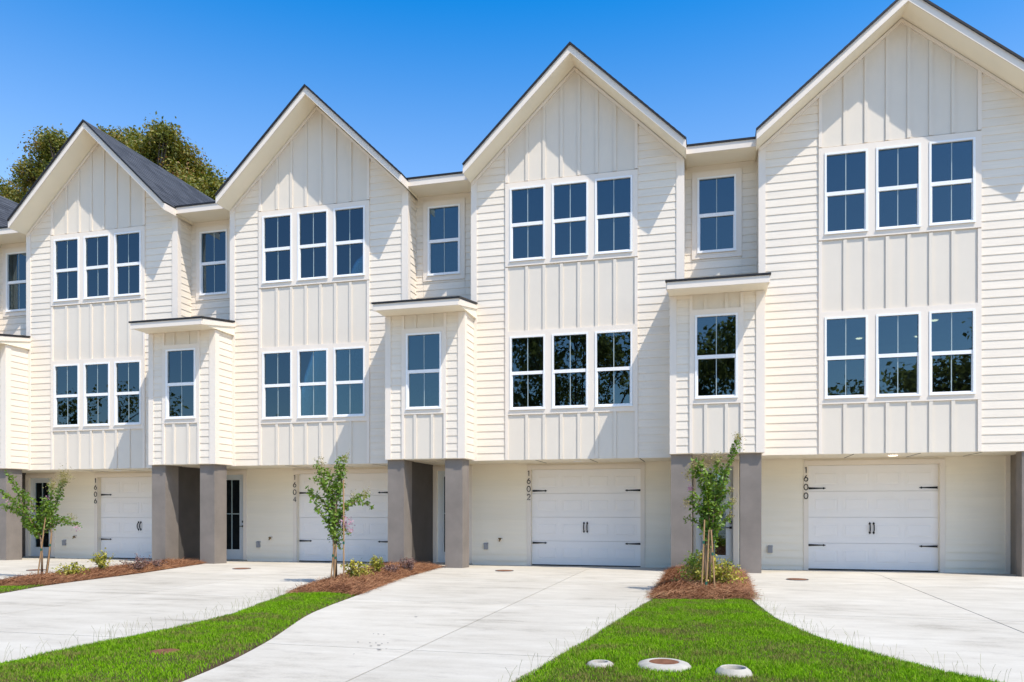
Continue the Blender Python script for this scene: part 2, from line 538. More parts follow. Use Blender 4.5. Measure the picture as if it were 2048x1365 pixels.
def wall_cells(mb, x0, x1, z0, z1, y0, y1, holes):
    xs = sorted({x0, x1, *[h[0] for h in holes], *[h[1] for h in holes]})
    for a, b in zip(xs[:-1], xs[1:]):
        zz = [z0]
        for h in sorted(holes, key=lambda q: q[2]):
            if h[0] <= a + 1e-6 and h[1] >= b - 1e-6: zz += [h[2], h[3]]
        zz.append(z1)
        for i in range(0, len(zz), 2):
            if zz[i + 1] - zz[i] > 1e-4: mb.box(a, b, y0, y1, zz[i], zz[i + 1])


_win = {}


def window(parent, x, y, z0, w, h):
    """single-hung white window: frame with meeting rail, two panes, a bar in each"""
    k = (round(w, 3), round(h, 3))
    if k not in _win:
        zm = h * 0.497
        f = MB()
        f.ring(0, w, 0, h, 0.037, 0.036, 0.034, -0.048, 0.07)
        f.box(0.037, w - 0.037, -0.030, 0.03, zm - 0.034, zm + 0.034)
        f.ring(0.037, w - 0.037, 0.034, zm - 0.034, 0.018, 0.0, 0.024, -0.020, 0.04)
        f.box(0.0 - 0.004, w + 0.004, -0.062, -0.048, -0.004, 0.016)
        fm = f.mesh('window', M['vinyl'])
        up = MB().box(0.036, w - 0.036, -0.006, -0.002, zm + 0.033, h - 0.035).mesh('pane', M['glass'])
        lo = MB().box(0.054, w - 0.054, 0.006, 0.010, 0.057, zm - 0.033).mesh('pane', M['glass'])
        mu = MB().box(w / 2 - 0.0075, w / 2 + 0.0075, -0.0095, -0.0062, zm + 0.033, h - 0.035).mesh('muntin', M['muntin'])
        ml = MB().box(w / 2 - 0.0075, w / 2 + 0.0075, 0.0025, 0.0058, 0.057, zm - 0.033).mesh('muntin', M['muntin'])
        _win[k] = (fm, up, lo, mu, ml)
    fm, up, lo, mu, ml = _win[k]
    o = link('window', fm, parent, (x, y, z0))
    link('pane', up, o); link('pane', lo, o); link('muntin', mu, o); link('muntin', ml, o)
    return o


def garage_door(parent, x0, x1, z0, z1, y):
    w = x1 - x0
    d = MB().box(0, w, 0.03, 0.06, 0, z1 - z0).build('garage_door', M['door_white'], parent, (x0, y, z0))
    MB().box(0, w, -0.012, 0.03, 0.0, 0.022).build('weather_strip', M['iron'], d)
    hs = (z1 - z0 - 0.02) / 4
    s = MB()
    s.box(0, w, 0.0, 0.03, 0.004, hs - 0.004)
    s.prism([(0.0, hs - 0.004), (0.008, hs), (0.03, hs), (0.03, hs - 0.004)], 0, w, 'x')
    pw = (w - 0.10) / 4
    for i in range(4):
        a = 0.05 + i * pw + 0.045; b = a + pw - 0.09
        c0, c1 = 0.11, hs - 0.12
        for (xa, xb, za, zb) in ((a, b, c1 - 0.012, c1), (a, b, c0, c0 + 0.012), (a, a + 0.012, c0 + 0.012, c1 - 0.012), (b - 0.012, b, c0 + 0.012, c1 - 0.012)):
            s.box(xa, xb, -0.0055, 0.0, za, zb)
        a2, b2, e0, e1 = a + 0.035, b - 0.035, c0 + 0.035, c1 - 0.035
        s.add([(a2, 0, e0), (b2, 0, e0), (b2, 0, e1), (a2, 0, e1), (a2 + .02, -.006, e0 + .02), (b2 - .02, -.006, e0 + .02), (b2 - .02, -.006, e1 - .02), (a2 + .02, -.006, e1 - .02)],
              [(4, 5, 6, 7), (0, 1, 5, 4), (1, 2, 6, 5), (2, 3, 7, 6), (3, 0, 4, 7)])
    me = s.mesh('door_section', M['door_white'])
    for i in range(4):
        link('door_section', me, d, (0, 0, 0.02 + i * hs))
    # spear-point strap hinges and pull handles
    hg = MB().prism([(0, -0.022), (0.27, -0.010), (0.285, -0.022), (0.335, 0.0), (0.285, 0.022), (0.27, 0.010), (0, 0.022)], -0.016, -0.009, 'y')
    for sx in (0.04, 0.12, 0.2):
        hg.lathe([(0.0, -0.0), (0.006, 0.0)], 6, (sx, -0.017, 0))
    hg = hg.mesh('strap_hinge', M['iron'])
    hgr = hg.copy()
    hgr.transform(Matrix.Scale(-1, 4, (1, 0, 0))); hgr.flip_normals()
    for zz in (0.50, 1.652):
        link('strap_hinge', hg, d, (0.012, 0, zz))
        link('strap_hinge', hgr, d, (w - 0.012, 0, zz))
    hd = MB()
    pts = [(0, -0.012, -0.085), (0, -0.05, -0.055), (0.0, -0.06, 0.0), (0, -0.05, 0.055), (0, -0.012, 0.085)]
    hd.tube(pts, [0.011, 0.012, 0.013, 0.012, 0.011], 7)
    for sg in (1, -1):
        hd.prism([(-0.012, sg * 0.07), (0.012, sg * 0.07), (0.022, sg * 0.092), (0.0, sg * 0.125), (-0.022, sg * 0.092)], -0.018, -0.010, 'y')
    hd = hd.mesh('pull_handle', M['iron'])
    for dx in (-0.036, 0.036):
        link('pull_handle', hd, d, (w / 2 + dx, 0, 0.85))
    return d


def entry_door(parent, x0, x1, z0, z1, y):
    w, h = x1 - x0, z1 - z0
    g0, g1 = w / 2 - 0.235, w / 2 + 0.235
    b0, b1 = 0.235, h - 0.12
    d = MB()
    d.box(0, g0, 0, 0.045, 0, h); d.box(g1, w, 0, 0.045, 0, h)
    d.box(g0, g1, 0, 0.045, 0, b0); d.box(g0, g1, 0, 0.045, b1, h)
    d.ring(g0 - 0.025, g1 + 0.025, b0 - 0.025, b1 + 0.025, 0.03, 0.03, 0.03, -0.012, 0.02)
    o = d.build('front_door', M['entry_door'], parent, (x0, y, z0))
    zm = (b0 + b1) / 2 + 0.02
    c = w / 2
    for (xa, xb) in ((g0, c), (c, g1)):
        for (za, zb) in ((b0, zm), (zm, b1)):
            MB().box(xa + 0.001, xb - 0.001, 0.018, 0.024, za + 0.001, zb - 0.001).build('pane', M['door_glass'], o)
    MB().box(c - 0.010, c + 0.010, 0.004, 0.017, b0, b1).box(g0, c - 0.010, 0.004, 0.017, zm - 0.010, zm + 0.010).box(c + 0.010, g1, 0.004, 0.017, zm - 0.010, zm + 0.010).build('muntin', M['muntin'], o)
    MB().box(w - 0.075, w - 0.025, -0.02, 0.0, 0.90, 0.95).build('door_lock', M['iron'], o)
    k = MB().box(w - 0.075, w - 0.025, -0.012, 0.0, 0.79, 0.84)
    k.box(w - 0.14, w - 0.04, -0.05, -0.032, 0.805, 0.822).box(w - 0.058, w - 0.042, -0.034, -0.011, 0.806, 0.821)
    k.build('door_handle', M['iron'], o)
    return o


_dig = {}


def digit_mesh(ch):
    """thin metal house numerals drawn with one round stroke"""
    if ch in _dig: return _dig[ch]
    c, sn, pi = math.cos, math.sin, math.pi
    h = 0.058
    def arc(cx, cz, rx, rz, a0, a1, n=16):
        return [(cx + rx * c(a0 + (a1 - a0) * i / n), cz + rz * sn(a0 + (a1 - a0) * i / n)) for i in range(n + 1)]
    st = {'1': [[(-0.018, 0.036), (0.004, h), (0.004, -h)]],
          '0': [arc(0, 0, 0.038, h, 0, 2 * pi, 24)],
          '6': [arc(0, -0.022, 0.036, 0.036, 0, 2 * pi, 20), [(-0.034, -0.012), (-0.012, 0.028), (0.014, h)]],
          '2': [arc(0, 0.026, 0.033, 0.032, pi * 0.95, -pi * 0.18, 12) + [(-0.034, -h), (0.036, -h)]],
          '4': [[(0.018, -h), (0.018, h), (-0.036, -0.024), (0.038, -0.024)]]}[ch]
    mb = MB()
    for p in st:
        mb.tube([(x, 0, z) for x, z in p], [0.0088] * len(p), 6)
    _dig[ch] = mb.mesh('house_number', M['iron'])
    return _dig[ch]


def digits(parent, num, x, y, z_list):
    for ch, z in zip(num, z_list):
        link('house_number', digit_mesh(ch), parent, (x, y - 0.007, z))


def roof_shingles(parent, x_eave, x_ap, y0, y1):
    """overlapping shingle courses on one slope of the gable"""
    dx = x_ap - x_eave
    dz = Z_APEX - Z_EAVE
    Ls = math.hypot(dx, dz); ux, uz = dx / Ls, dz / Ls
    nx, nz = (-uz if dx > 0 else uz), abs(ux)
    n = int(Ls / 0.14) + 1
    mb = MB()
    def P(s, t):
        return (x_eave + ux * s + nx * t, Z_EAVE + uz * s + nz * t)
    for i in range(n):
        s0 = i * 0.14 - 0.02; s1 = min(s0 + 0.17, Ls)
        if s1 - s0 < 0.03: continue
        mb.prism([P(s0, -0.028), P(s0, 0.012), P(s1, 0.004), P(s1, -0.028)], y0, y1, 'y')
    o = mb.build('shingles', M['shingle'], parent)
    o['kind'] = 'stuff'
    return o


def townhouse(num, PL, dz, label, ml, mr, ap, el, er, gl, box_l, box_r, party, colm, rec_l, win_r, door_c, wall_r, end=False, detail=True, bib=True, prev_gap=None):
    root = empty('townhouse', (PL, 0, dz))
    tag(root, label, 'townhouse', 'cream townhouses joined in one row')
    sl_l = (Z_APEX - Z_EAVE) / (ap - el); sl_r = (Z_APEX - Z_EAVE) / (er - ap)
    bl, br = -ml, 2.717 + mr
    fx = (0.100, 0.985, 1.868); WW = 0.747
    holes = [(x, x + WW, z[0], z[1]) for x in fx for z in (W2, W3)]
    # --- shell: front walls with their openings, side walls, floors
    w = MB()
    wall_cells(w, bl, br, ZB, 7.9, 0.0, 0.22, holes)
    w.prism([(bl, 7.9), (br, 7.9), (br, 8.02), (ap, Z_APEX - 0.2), (bl, 8.02)], 0.0, 0.22, 'y')
    w.box(bl, bl + 0.12, 0.22, YR + 0.12, ZB, 8.02)
    w.box(br - 0.12, br, 0.22, 10, ZB, 8.02)
    w.build('front_wall', M['panel'], root)
    i_ = MB()
    i_.box(rec_l, br - 0.121, 6.0, 6.1, 2.3, 8.0)
    i_.box(rec_l, br - 0.121, 0.62, 6.0, 7.93, 8.0)
    i_.box(bl + 0.121, br - 0.121, 0.221, 0.62, 7.93, 8.0)
    i_.box(rec_l, br - 0.121, 0.62, 6.0, 5.32, 5.52)
    i_.box(bl + 0.121, br - 0.121, 0.221, 0.62, 5.32, 5.52)
    i_.box(rec_l, br - 0.121, 0.62, 6.0, 2.20, 2.32)
    i_.box(bl + 0.4, bl + 0.5, 0.9, 6.0, 2.32, 7.93)
    i_.build('interior', M['drywall'], root)
    # --- set-back wall beside the bay
    rw = (win_r + 0.107, win_r + 0.107 + WW, 6.262, 7.775)
    r = MB()
    wall_cells(r, rec_l, bl, 5.15, 8.02, YR, YR + 0.2, [rw])
    r.build('setback_wall', M['siding'], root)
    ca, cb = win_r, win_r + WW + 0.214
    for (a, b, z0, z1) in ((rec_l, ca, 5.50, 7.94), (cb, bl, 5.50, 7.94), (ca, cb, 5.50, 6.15)):
        lap(root, a + 0.002, b - 0.002, z0, z1, YR)
    c = MB()
    c.ring(ca, cb, 6.15, 7.90, 0.107, 0.125, 0.112, YR - 0.034, YR)
    c.build('window_casing', M['trim'], root)
    window(root, rw[0], YR, rw[2], WW, rw[3] - rw[2])
    # --- bay: corner boards, lap strips, board and batten, casings, windows
    clip = (ap, Z_APEX - 0.215, (sl_l + sl_r) / 2)
    T = MB()
    T.box(bl, bl + 0.13, -0.028, 0.0, ZB - 0.01, Z_EAVE - 0.12); T.build('corner_board', M['trim'], root)
    T = MB(); T.box(br - 0.127, br, -0.028, 0.0, ZB - 0.01, Z_EAVE - 0.12); T.build('corner_board', M['trim'], root)
    if not end:
        MB().box(br, br + 0.026, -0.028, 0.10, 5.2, 8.0).build('corner_board', M['trim'], root)
    lap(root, bl + 0.13, -0.0, ZB - 0.004, 9.9, 0.0, clip=clip)
    lap(root, 2.717, br - 0.127, ZB - 0.004, 9.9, 0.0, clip=clip)
    if detail:
        lap_side(root, br, 0.10, YR if not end else 9.9, 5.45 if not end else ZB, 7.98, 1)
    def under(x): return clip[1] - clip[2] * abs(x - ap)
    zt = under(0.0)
    for (z0, z1) in ((ZB - 0.002, 3.104), (4.822, 6.145)):
        MB().box(0, 2.717, -0.008, -0.0005, z0, z1).build('panel', M['panel'], root)
    pmesh = MB()
    pmesh.prism([(0.0, 7.905), (2.717, 7.905), (2.717, under(2.717)), (ap, clip[1]), (0.0, under(0.0))], -0.008, -0.0005, 'y')
    pmesh.build('panel', M['panel'], root)
    bx = (0.458, 0.820, 1.180, 1.540, 1.900, 2.264)
    for x in bx:
        for (z0, z1) in ((ZB, 3.104), (4.822, 6.145), (7.905, under(x) - 0.01)):
            MB().box(x - 0.031, x + 0.031, -0.030, -0.008, z0, z1).build('batten', M['panel'], root)
    for x in (0.0, 2.717 - 0.06):
        for (z0, z1) in ((ZB, 3.104), (4.822, 6.145), (7.905, min(under(x), under(x + 0.06)) - 0.02)):
            MB().box(x, x + 0.06, -0.034, 0.0, z0, z1).build('edge_trim', M['trim'], root)
    for (z0, z1) in (W2, W3):
        c = MB()
        a0, a1, t0, t1 = 0.0, 2.717, z0 - 0.099, z1 + 0.105
        c.box(a0, a1, -0.036, 0.0, z1 + 0.002, t1); c.box(a0, a1, -0.036, 0.0, t0, z0 - 0.002)
        xs = [a0, fx[0] - 0.002, fx[0] + WW + 0.002, fx[1] - 0.002, fx[1] + WW + 0.002, fx[2] - 0.002, fx[2] + WW + 0.002, a1]
        for i in range(0, 8, 2): c.box(xs[i], xs[i + 1], -0.036, 0.0, z0 - 0.002, z1 + 0.002)
        c.build('window_casing', M['trim'], root)
        for x in fx: window(root, x, 0.0, z0, WW, z1 - z0)
    # frieze boards under the rakes
    for sgn, xe, sl in ((-1, bl + 0.02, sl_l), (1, br - 0.02, sl_r)):
        z_e = Z_APEX - 0.205 - sl * abs(xe - ap)
        MB().prism([(ap, Z_APEX - 0.205), (xe, z_e), (xe, z_e - 0.075), (ap, Z_APEX - 0.28)], -0.040, -0.002, 'y').build('frieze_board', M['trim'], root)
    # --- gable roof
    for xe, sl in ((el, sl_l), (er, sl_r)):
        zb = 0.035
        MB().prism([(xe, Z_EAVE - zb), (ap, Z_APEX - zb), (ap, Z_APEX - ROOF_T), (xe, Z_EAVE - ROOF_T)], -0.50, 10.0, 'y').build('roof_slope', M['soffit'], root)
        MB().prism([(xe, Z_EAVE - zb - 0.001), (ap, Z_APEX - zb - 0.001), (ap, Z_APEX - ROOF_T - 0.006), (xe, Z_EAVE - ROOF_T - 0.006)], -0.525, -0.50, 'y').build('rake_board', M['trim'], root)
        MB().prism([(xe, Z_EAVE - zb - 0.004), (ap, Z_APEX - zb - 0.004), (ap, Z_APEX + 0.006), (xe, Z_EAVE + 0.006)], -0.560, -0.5485, 'y').build('drip_edge', M['drip'], root)
        roof_shingles(root, xe, ap, -0.548, 10.0)
        zs = Z_EAVE - ROOF_T
        MB().box(min(xe, xe + 0.012 * (1 if xe > ap else -1)), max(xe, xe + 0.012 * (1 if xe > ap else -1)), -0.525, -0.13, zs - 0.004, Z_EAVE - 0.04).build('eave_fascia', M['trim'], root)
    # --- eave and flat roof over the set-back wall
    e = MB()
    e.box(rec_l + 0.002, bl - 0.002, -0.13, YR + 0.12, 8.022, 8.055)
    e.build('eave_soffit', M['soffit'], root)
    MB().box(rec_l + 0.002, bl - 0.002, -0.155, -0.13, 8.008, 8.148).build('eave_fascia', M['trim'], root)
    MB().box(rec_l - 0.0, bl + 0.0, -0.175, 10, 8.150, 8.186).build('flat_roof', M['drip'], root)
    # --- entry box
    bw = box_r - box_l
    p0 = box_l + 0.366 if not end else box_l + 0.362
    p1 = p0 + 0.968
    wx0 = p0 + 0.100; bwW, bz0, bz1 = 0.768, 3.197, 4.755
    b = MB()
    wall_cells(b, box_l, box_r, ZBOX, 5.16, YBX, YBX + 0.18, [(wx0, wx0 + bwW, bz0, bz1)])
    b.box(box_l, box_l + 0.1, YBX + 0.18, -0.03, ZBOX, 5.16)
    b.box(box_r - 0.1, box_r, YBX + 0.18, -0.03, ZBOX, 5.16)
    b.build('entry_box_wall', M['panel'], root)
    for xx in (box_l, box_r - 0.125):
        MB().box(xx, xx + 0.125, YBX - 0.028, YBX, ZBOX - 0.008, 5.138).build('corner_board', M['trim'], root)
    MB().box(box_r, box_r + 0.026, YBX - 0.028, YBX + 0.12, ZBOX - 0.008, 5.138).build('corner_board', M['trim'], root)
    lap(root, box_l + 0.125, p0, ZBOX, 5.14, YBX)
    lap(root, p1, box_r - 0.125, ZBOX, 5.14, YBX)
    lap_side(root, box_r, YBX + 0.12, -0.03, ZBOX, 5.14, 1)
    lap_side(root, box_l, YBX + 0.0, -0.03, ZBOX, 5.14, -1)
    for (z0, z1) in ((ZBOX, 3.10), (4.856, 5.14)):
        MB().box(p0, p1, YBX - 0.008, YBX - 0.0005, z0, z1).build('panel', M['panel'], root)
    for x in (p0 + 0.293, p0 + 0.665):
        for (z0, z1) in ((ZBOX, 3.10), (4.856, 5.137)):
            MB().box(x - 0.030, x + 0.030, YBX - 0.030, YBX - 0.008, z0, z1).build('batten', M['panel'], root)
    for x in (p0, p1 - 0.055):
        for (z0, z1) in ((ZBOX, 3.10), (4.856, 5.137)):
            MB().box(x, x + 0.055, YBX - 0.034, YBX, z0, z1).build('edge_trim', M['trim'], root)
    c = MB()
    c.box(p0, p1, YBX - 0.036, YBX, bz1 + 0.002, 4.856); c.box(p0, p1, YBX - 0.036, YBX, 3.10, bz0 - 0.002)
    c.box(p0, wx0 - 0.002, YBX - 0.036, YBX, bz0 - 0.002, bz1 + 0.002); c.box(wx0 + bwW + 0.002, p1, YBX - 0.036, YBX, bz0 - 0.002, bz1 + 0.002)
    c.build('window_casing', M['trim'], root)
    window(root, wx0, YBX, bz0, bwW, bz1 - bz0)
    rx0, rx1 = box_l - 0.015, box_r + 0.066
    MB().prism([(-1.18, 5.142), (YR - 0.02, 5.142), (YR - 0.02, 5.50), (-1.18, 5.255)], rx0, rx1 - 0.0, 'x').build('entry_roof', M['soffit'], root)
    MB().box(rx0 - 0.006, rx1 + 0.006, -1.205, -1.18, 5.130, 5.256).build('fascia_board', M['trim'], root)
    for xx in (rx0 - 0.022, rx1 + 0.002):
        MB().prism([(-1.18, 5.128), (-0.002, 5.340), (-0.002, 5.425), (-1.18, 5.254)], xx, xx + 0.020, 'x').build('fascia_board', M['trim'], root)
    MB().prism([(-1.225, 5.258), (YR - 0.021, 5.510), (YR - 0.021, 5.546), (-1.225, 5.294)], rx0 - 0.035, rx1 - 0.02, 'x').prism([(-1.225, 5.258), (-0.045, 5.434), (-0.045, 5.470), (-1.225, 5.294)], rx1 - 0.02, rx1 + 0.036, 'x').build('entry_shingles', M['drip'], root)
    # --- soffits over the ground floor
    s = MB()
    s.box(box_l, box_r, YBX, -0.001, ZBOX - 0.012, ZBOX + 0.08)
    s.box(rec_l - 0.0, br, 0.001, YG + 0.2, ZB - 0.006, ZB + 0.02)
    s.build('soffit', M['soffit'], root)
    for x in (0.62, 1.75, 2.75):
        MB().box(x - 0.010, x + 0.010, 0.06, YG - 0.05, ZB - 0.010, ZB - 0.0065).build('soffit_joint', M['dark_gap'], root)
    MB().lathe([(0.0, ZB - 0.011), (0.055, ZB - 0.011), (0.075, ZB - 0.016), (0.085, ZB - 0.0065)], 20, (1.40, 0.6, 0)).build('soffit_light', M['lamp'] if num == '1600' else M['vinyl'], root)
    # --- ground floor: party wall, post, wall, garage and entry doors
    zf = -0.35
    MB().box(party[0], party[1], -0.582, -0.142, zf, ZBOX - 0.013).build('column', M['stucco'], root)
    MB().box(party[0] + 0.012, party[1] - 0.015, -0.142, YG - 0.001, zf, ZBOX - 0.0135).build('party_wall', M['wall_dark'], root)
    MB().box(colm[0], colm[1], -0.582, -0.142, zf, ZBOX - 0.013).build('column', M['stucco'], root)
    go0, go1 = gl + 0.092, gl + 2.492
    base = float(gz(PL, YG)) - dz
    d0, d1 = door_c - 0.375, door_c + 0.375
    g = MB()
    wall_cells(g, party[1], wall_r, zf, ZB - 0.007, YG, YG + 0.15, [(go0, go1, zf, 2.03), (d0, d1, zf, 2.03)])
    g.build('ground_wall', M['ground_siding'], root)
    for (a, b) in ((d1 + 0.095, gl), (gl + 2.584, wall_r)):
        lap(root, a, b, base - 0.06, ZB - 0.008, YG, key='ground_siding')
    lap(root, party[1] + 0.001, d0 - 0.095, base - 0.06, ZB - 0.008, YG, key='ground_siding')
    c = MB()
    c.box(gl, go0, -0.030 + YG, YG, zf, 2.125); c.box(go1, gl + 2.584, -0.030 + YG, YG, zf, 2.125); c.box(go0, go1, -0.030 + YG, YG, 2.03, 2.125)
    c.build('garage_casing', M['trim'], root)
    c = MB()
    c.box(d0 - 0.095, d0, YG - 0.032, YG, zf, 2.125); c.box(d1, d1 + 0.095, YG - 0.032, YG, zf, 2.125); c.box(d0, d1, YG - 0.032, YG, 2.03, 2.125)
    c.build('door_casing', M['trim'], root)
    MB().box(d0 - 0.1, d1 + 0.1, YG - 0.10, YG + 0.10, base - 0.05, base + 0.028).build('door_sill', M['precast'], root)
    garage_door(root, go0, go1, base + 0.0, 2.03, YG + 0.10)
    entry_door(root, d0, d1, base + 0.03, 2.03, YG + 0.05)
    MB().box(d0 - 0.2, d1 + 0.2, YG + 3.0, YG + 3.1, -0.2, 2.2).box(d0 - 0.3, d0 - 0.2, YG + 0.16, YG + 3, -0.2, 2.2).box(d1 + 0.2, d1 + 0.3, YG + 0.16, YG + 3, -0.2, 2.2).box(d0 - 0.2, d1 + 0.2, YG + 0.16, YG + 3, 2.1, 2.2).box(d0 - 0.2, d1 + 0.2, YG + 0.16, YG + 3, -0.3, -0.15).build('hall', M['drywall'], root)
    if num:
        zb = -dz
        digits(root, num, gl + 0.045, YG - 0.030, [1.960 + zb - 0.01, 1.782 + zb, 1.604 + zb, 1.427 + zb] if num in ('1600', '1602') else [1.945, 1.772, 1.590, 1.418])
    # outlet cover and hose tap
    ox = door_c + 0.80 if not end else door_c + 1.10
    ob = MB().box(-0.045, 0.045, -0.05, 0.0, -0.075, 0.055)
    ob.add([(-0.05, -0.055, 0.055), (0.05, -0.055, 0.055), (0.05, 0.0, 0.075), (-0.05, 0.0, 0.075), (-0.05, -0.055, 0.045), (0.05, -0.055, 0.045), (0.05, 0, 0.045), (-0.05, 0, 0.045)],
           [(0, 1, 2, 3), (4, 5, 1, 0), (5, 6, 2, 1), (7, 4, 0, 3), (6, 7, 3, 2), (7, 6, 5, 4)])
    ob.box(-0.022, 0.022, -0.058, -0.05, -0.045, 0.03)
    ob.build('outlet_box', M['metal'], root, (ox, YG - 0.014, 0.33))
    if bib:
        hb = MB().box(-0.05, 0.05, -0.012, 0.0, 0.028, 0.040)
        hb.tube([(0, 0, 0), (0, -0.06, 0), (0, -0.085, -0.035)], [0.016, 0.016, 0.012], 8)
        hb.tube([(-0.03, -0.055, 0.022), (0.03, -0.055, 0.022)], [0.010, 0.010], 6)
        hb.build('hose_tap', M['brass'], root, (ox + 0.33, YG - 0.014, 0.475))
    # the rest of the body, behind what the street shows
    bd = MB()
    bd.box(rec_l, br - 0.0, 9.88, 10.0, -0.3, 8.0)
    if end:
        bd.box(br - 0.12, br, YG, 10.0, -0.3, ZB)
    bd.build('rear_wall', M['panel'], root)
    return root


std = dict(ml=0.746, mr=0.875, ap=1.451, el=-0.749, er=3.653, gl=0.170, box_l=-2.400, box_r=-0.695, party=(-2.379, -2.020), colm=(-1.118, -0.748), rec_l=-2.172, win_r=-1.999, door_c=-1.570, wall_r=3.385)
townhouse('', -21.47, -0.066, 'cream townhouse cut off by the left edge of the picture, mostly its entry box showing', **std)
townhouse('1606', -15.723, -0.047, 'cream townhouse numbered 1606, dark shingled roof slope in view beside the oak', **std)
townhouse('1604', -9.974, -0.026, 'cream townhouse numbered 1604 beside its garage door', **std)
townhouse('1602', -4.204, 0.0, 'cream townhouse numbered 1602 beside its garage door, tree reflections in the middle windows', **{**std, 'wall_r': 3.392})
townhouse('1600', 1.869, 0.012, 'cream townhouse numbered 1600 with the widest gable, at the right end', ml=1.074, mr=1.19, ap=1.417, el=-1.121, er=3.955, gl=-0.143,
          box_l=-2.698, box_r=-1.025, party=(-2.680, -2.300), colm=(-1.427, -1.051), rec_l=-2.479, win_r=-2.325, door_c=-1.887, wall_r=3.57, end=True, bib=False)
# end wing wall of the last house
_r = [o for o in COL.objects if o.name.startswith('townhouse') and abs(o.location.x - 1.869) < 0.01][0]
MB().box(5.235 - 1.869, 5.77 - 1.869, 0.02, 0.30, -0.35, ZB - 0.007).build('column', M['stucco'], _r)
MB().box(5.43 - 1.869, 5.77 - 1.869, 0.30, YG, -0.35, ZB - 0.0075).build('party_wall', M['stucco'], _r)
MB().box(3.56 - 0.085, 3.559, YG - 0.03, YG, -0.35, ZB - 0.008).build('corner_board', M['trim'], _r)

# lit downlights on the ceilings, seen through the middle windows
for num, spots in (('1602', ((1141, 768), (1150, 780), (1127, 761), (1179, 697), (1224, 753))), ('1600', ((1718, 678), (1868.5, 642), (1836, 674), (1758, 690)))):
    _h = [o for o in COL.objects if o.name.startswith('townhouse') and num in o['label']][0]
    for (u, v) in spots:
        dd = FPX * (5.315 - CAM.z) / (V0 - v); xr = (u - 1024) / FPX * dd
        X = xr * math.cos(TH) - dd * math.sin(TH); Y = xr * math.sin(TH) + dd * math.cos(TH) + CAM.y
        if 0.7 < Y < 5.8:
            MB().lathe([(0.0, -0.004), (0.055, -0.004), (0.075, 0.004)], 14).build('ceiling_light', M['lamp'], _h, (X - _h.location.x, Y, 5.314 - _h.location.z))

# ------------------------------------------------------------------ ground
g = MB()
n = 24
xs = np.concatenate([np.linspace(-400, -40, 5), np.linspace(-36, 36, 19), np.linspace(40, 400, 5)])
ys = np.concatenate([np.linspace(-400, -40, 5), np.linspace(-36, 36, 19), np.linspace(40, 400, 5)])
vs = [(x, y, -0.165) for y in ys for x in xs]
nx_ = len(xs)
fs = [(j * nx_ + i, j * nx_ + i + 1, (j + 1) * nx_ + i + 1, (j + 1) * nx_ + i) for j in range(len(ys) - 1) for i in range(nx_ - 1)]
tag(MB().add(vs, fs).build('ground', M['field']), 'bare ground under and around the houses', kind='structure')


def clip_half(poly, a, b, c):
    """part of a polygon with a*x + b*y <= c"""
    out = []
    for i in range(len(poly)):
        p, q = poly[i], poly[(i + 1) % len(poly)]
        fp, fq = a * p[0] + b * p[1] - c, a * q[0] + b * q[1] - c
        if fp <= 0: out.append(p)
        if fp * fq < 0:
            t = fp / (fp - fq)
            out.append((p[0] + (q[0] - p[0]) * t, p[1] + (q[1] - p[1]) * t))
    return out


def smooth_line(pts, n=6):
    """Catmull-Rom through ground points"""
    P = [np.array(p, float) for p in pts]
    P = [2 * P[0] - P[1]] + P + [2 * P[-1] - P[-2]]
    out = []
    for i in range(1, len(P) - 2):
        for k in range(n):
            t = k / n
            out.append(tuple(0.5 * ((2 * P[i]) + (-P[i - 1] + P[i + 1]) * t + (2 * P[i - 1] - 5 * P[i] + 4 * P[i + 1] - P[i + 2]) * t * t + (-P[i - 1] + 3 * P[i] - 3 * P[i + 1] + P[i + 2]) * t ** 3)))
    out.append(tuple(P[-2]))
    return out


def slab_mesh(poly, gap=0.006):
    """one poured slab: follows the ground height, small rounded arris"""
    bm = bmesh.new()
    top = [bm.verts.new((x, y, 0)) for x, y in poly]
    f = bm.faces.new(top)
    # cut the face so that it can follow the fall towards the garage
    for yc in (-0.6, 0.0, 0.6):
        geom = list(bm.verts) + list(bm.edges) + list(bm.faces)
        bmesh.ops.bisect_plane(bm, geom=geom, plane_co=(0, yc, 0), plane_no=(0, 1, 0))
    bmesh.ops.recalc_face_normals(bm, faces=bm.faces)
    if sum(ff.normal.z for ff in bm.faces) < 0: bmesh.ops.reverse_faces(bm, faces=bm.faces)
    r = bmesh.ops.inset_region(bm, faces=bm.faces[:], thickness=gap, depth=0.0, use_even_offset=True)
    for v in bm.verts:
        edge = any(e.is_boundary for e in v.link_edges)
        v.co.z = float(gz(v.co.x, v.co.y)) - (0.006 if edge else 0.0)
    ed = [e for e in bm.edges if e.is_boundary]
    r = bmesh.ops.extrude_edge_only(bm, edges=ed)
    for el_ in r['geom']:
        if isinstance(el_, bmesh.types.BMVert): el_.co.z -= 0.075
    bmesh.ops.recalc_face_normals(bm, faces=bm.faces)
    me = bpy.data.meshes.new('slab')
    bm.to_mesh(me); bm.free()
    me.materials.append(M['concrete'])
    return me


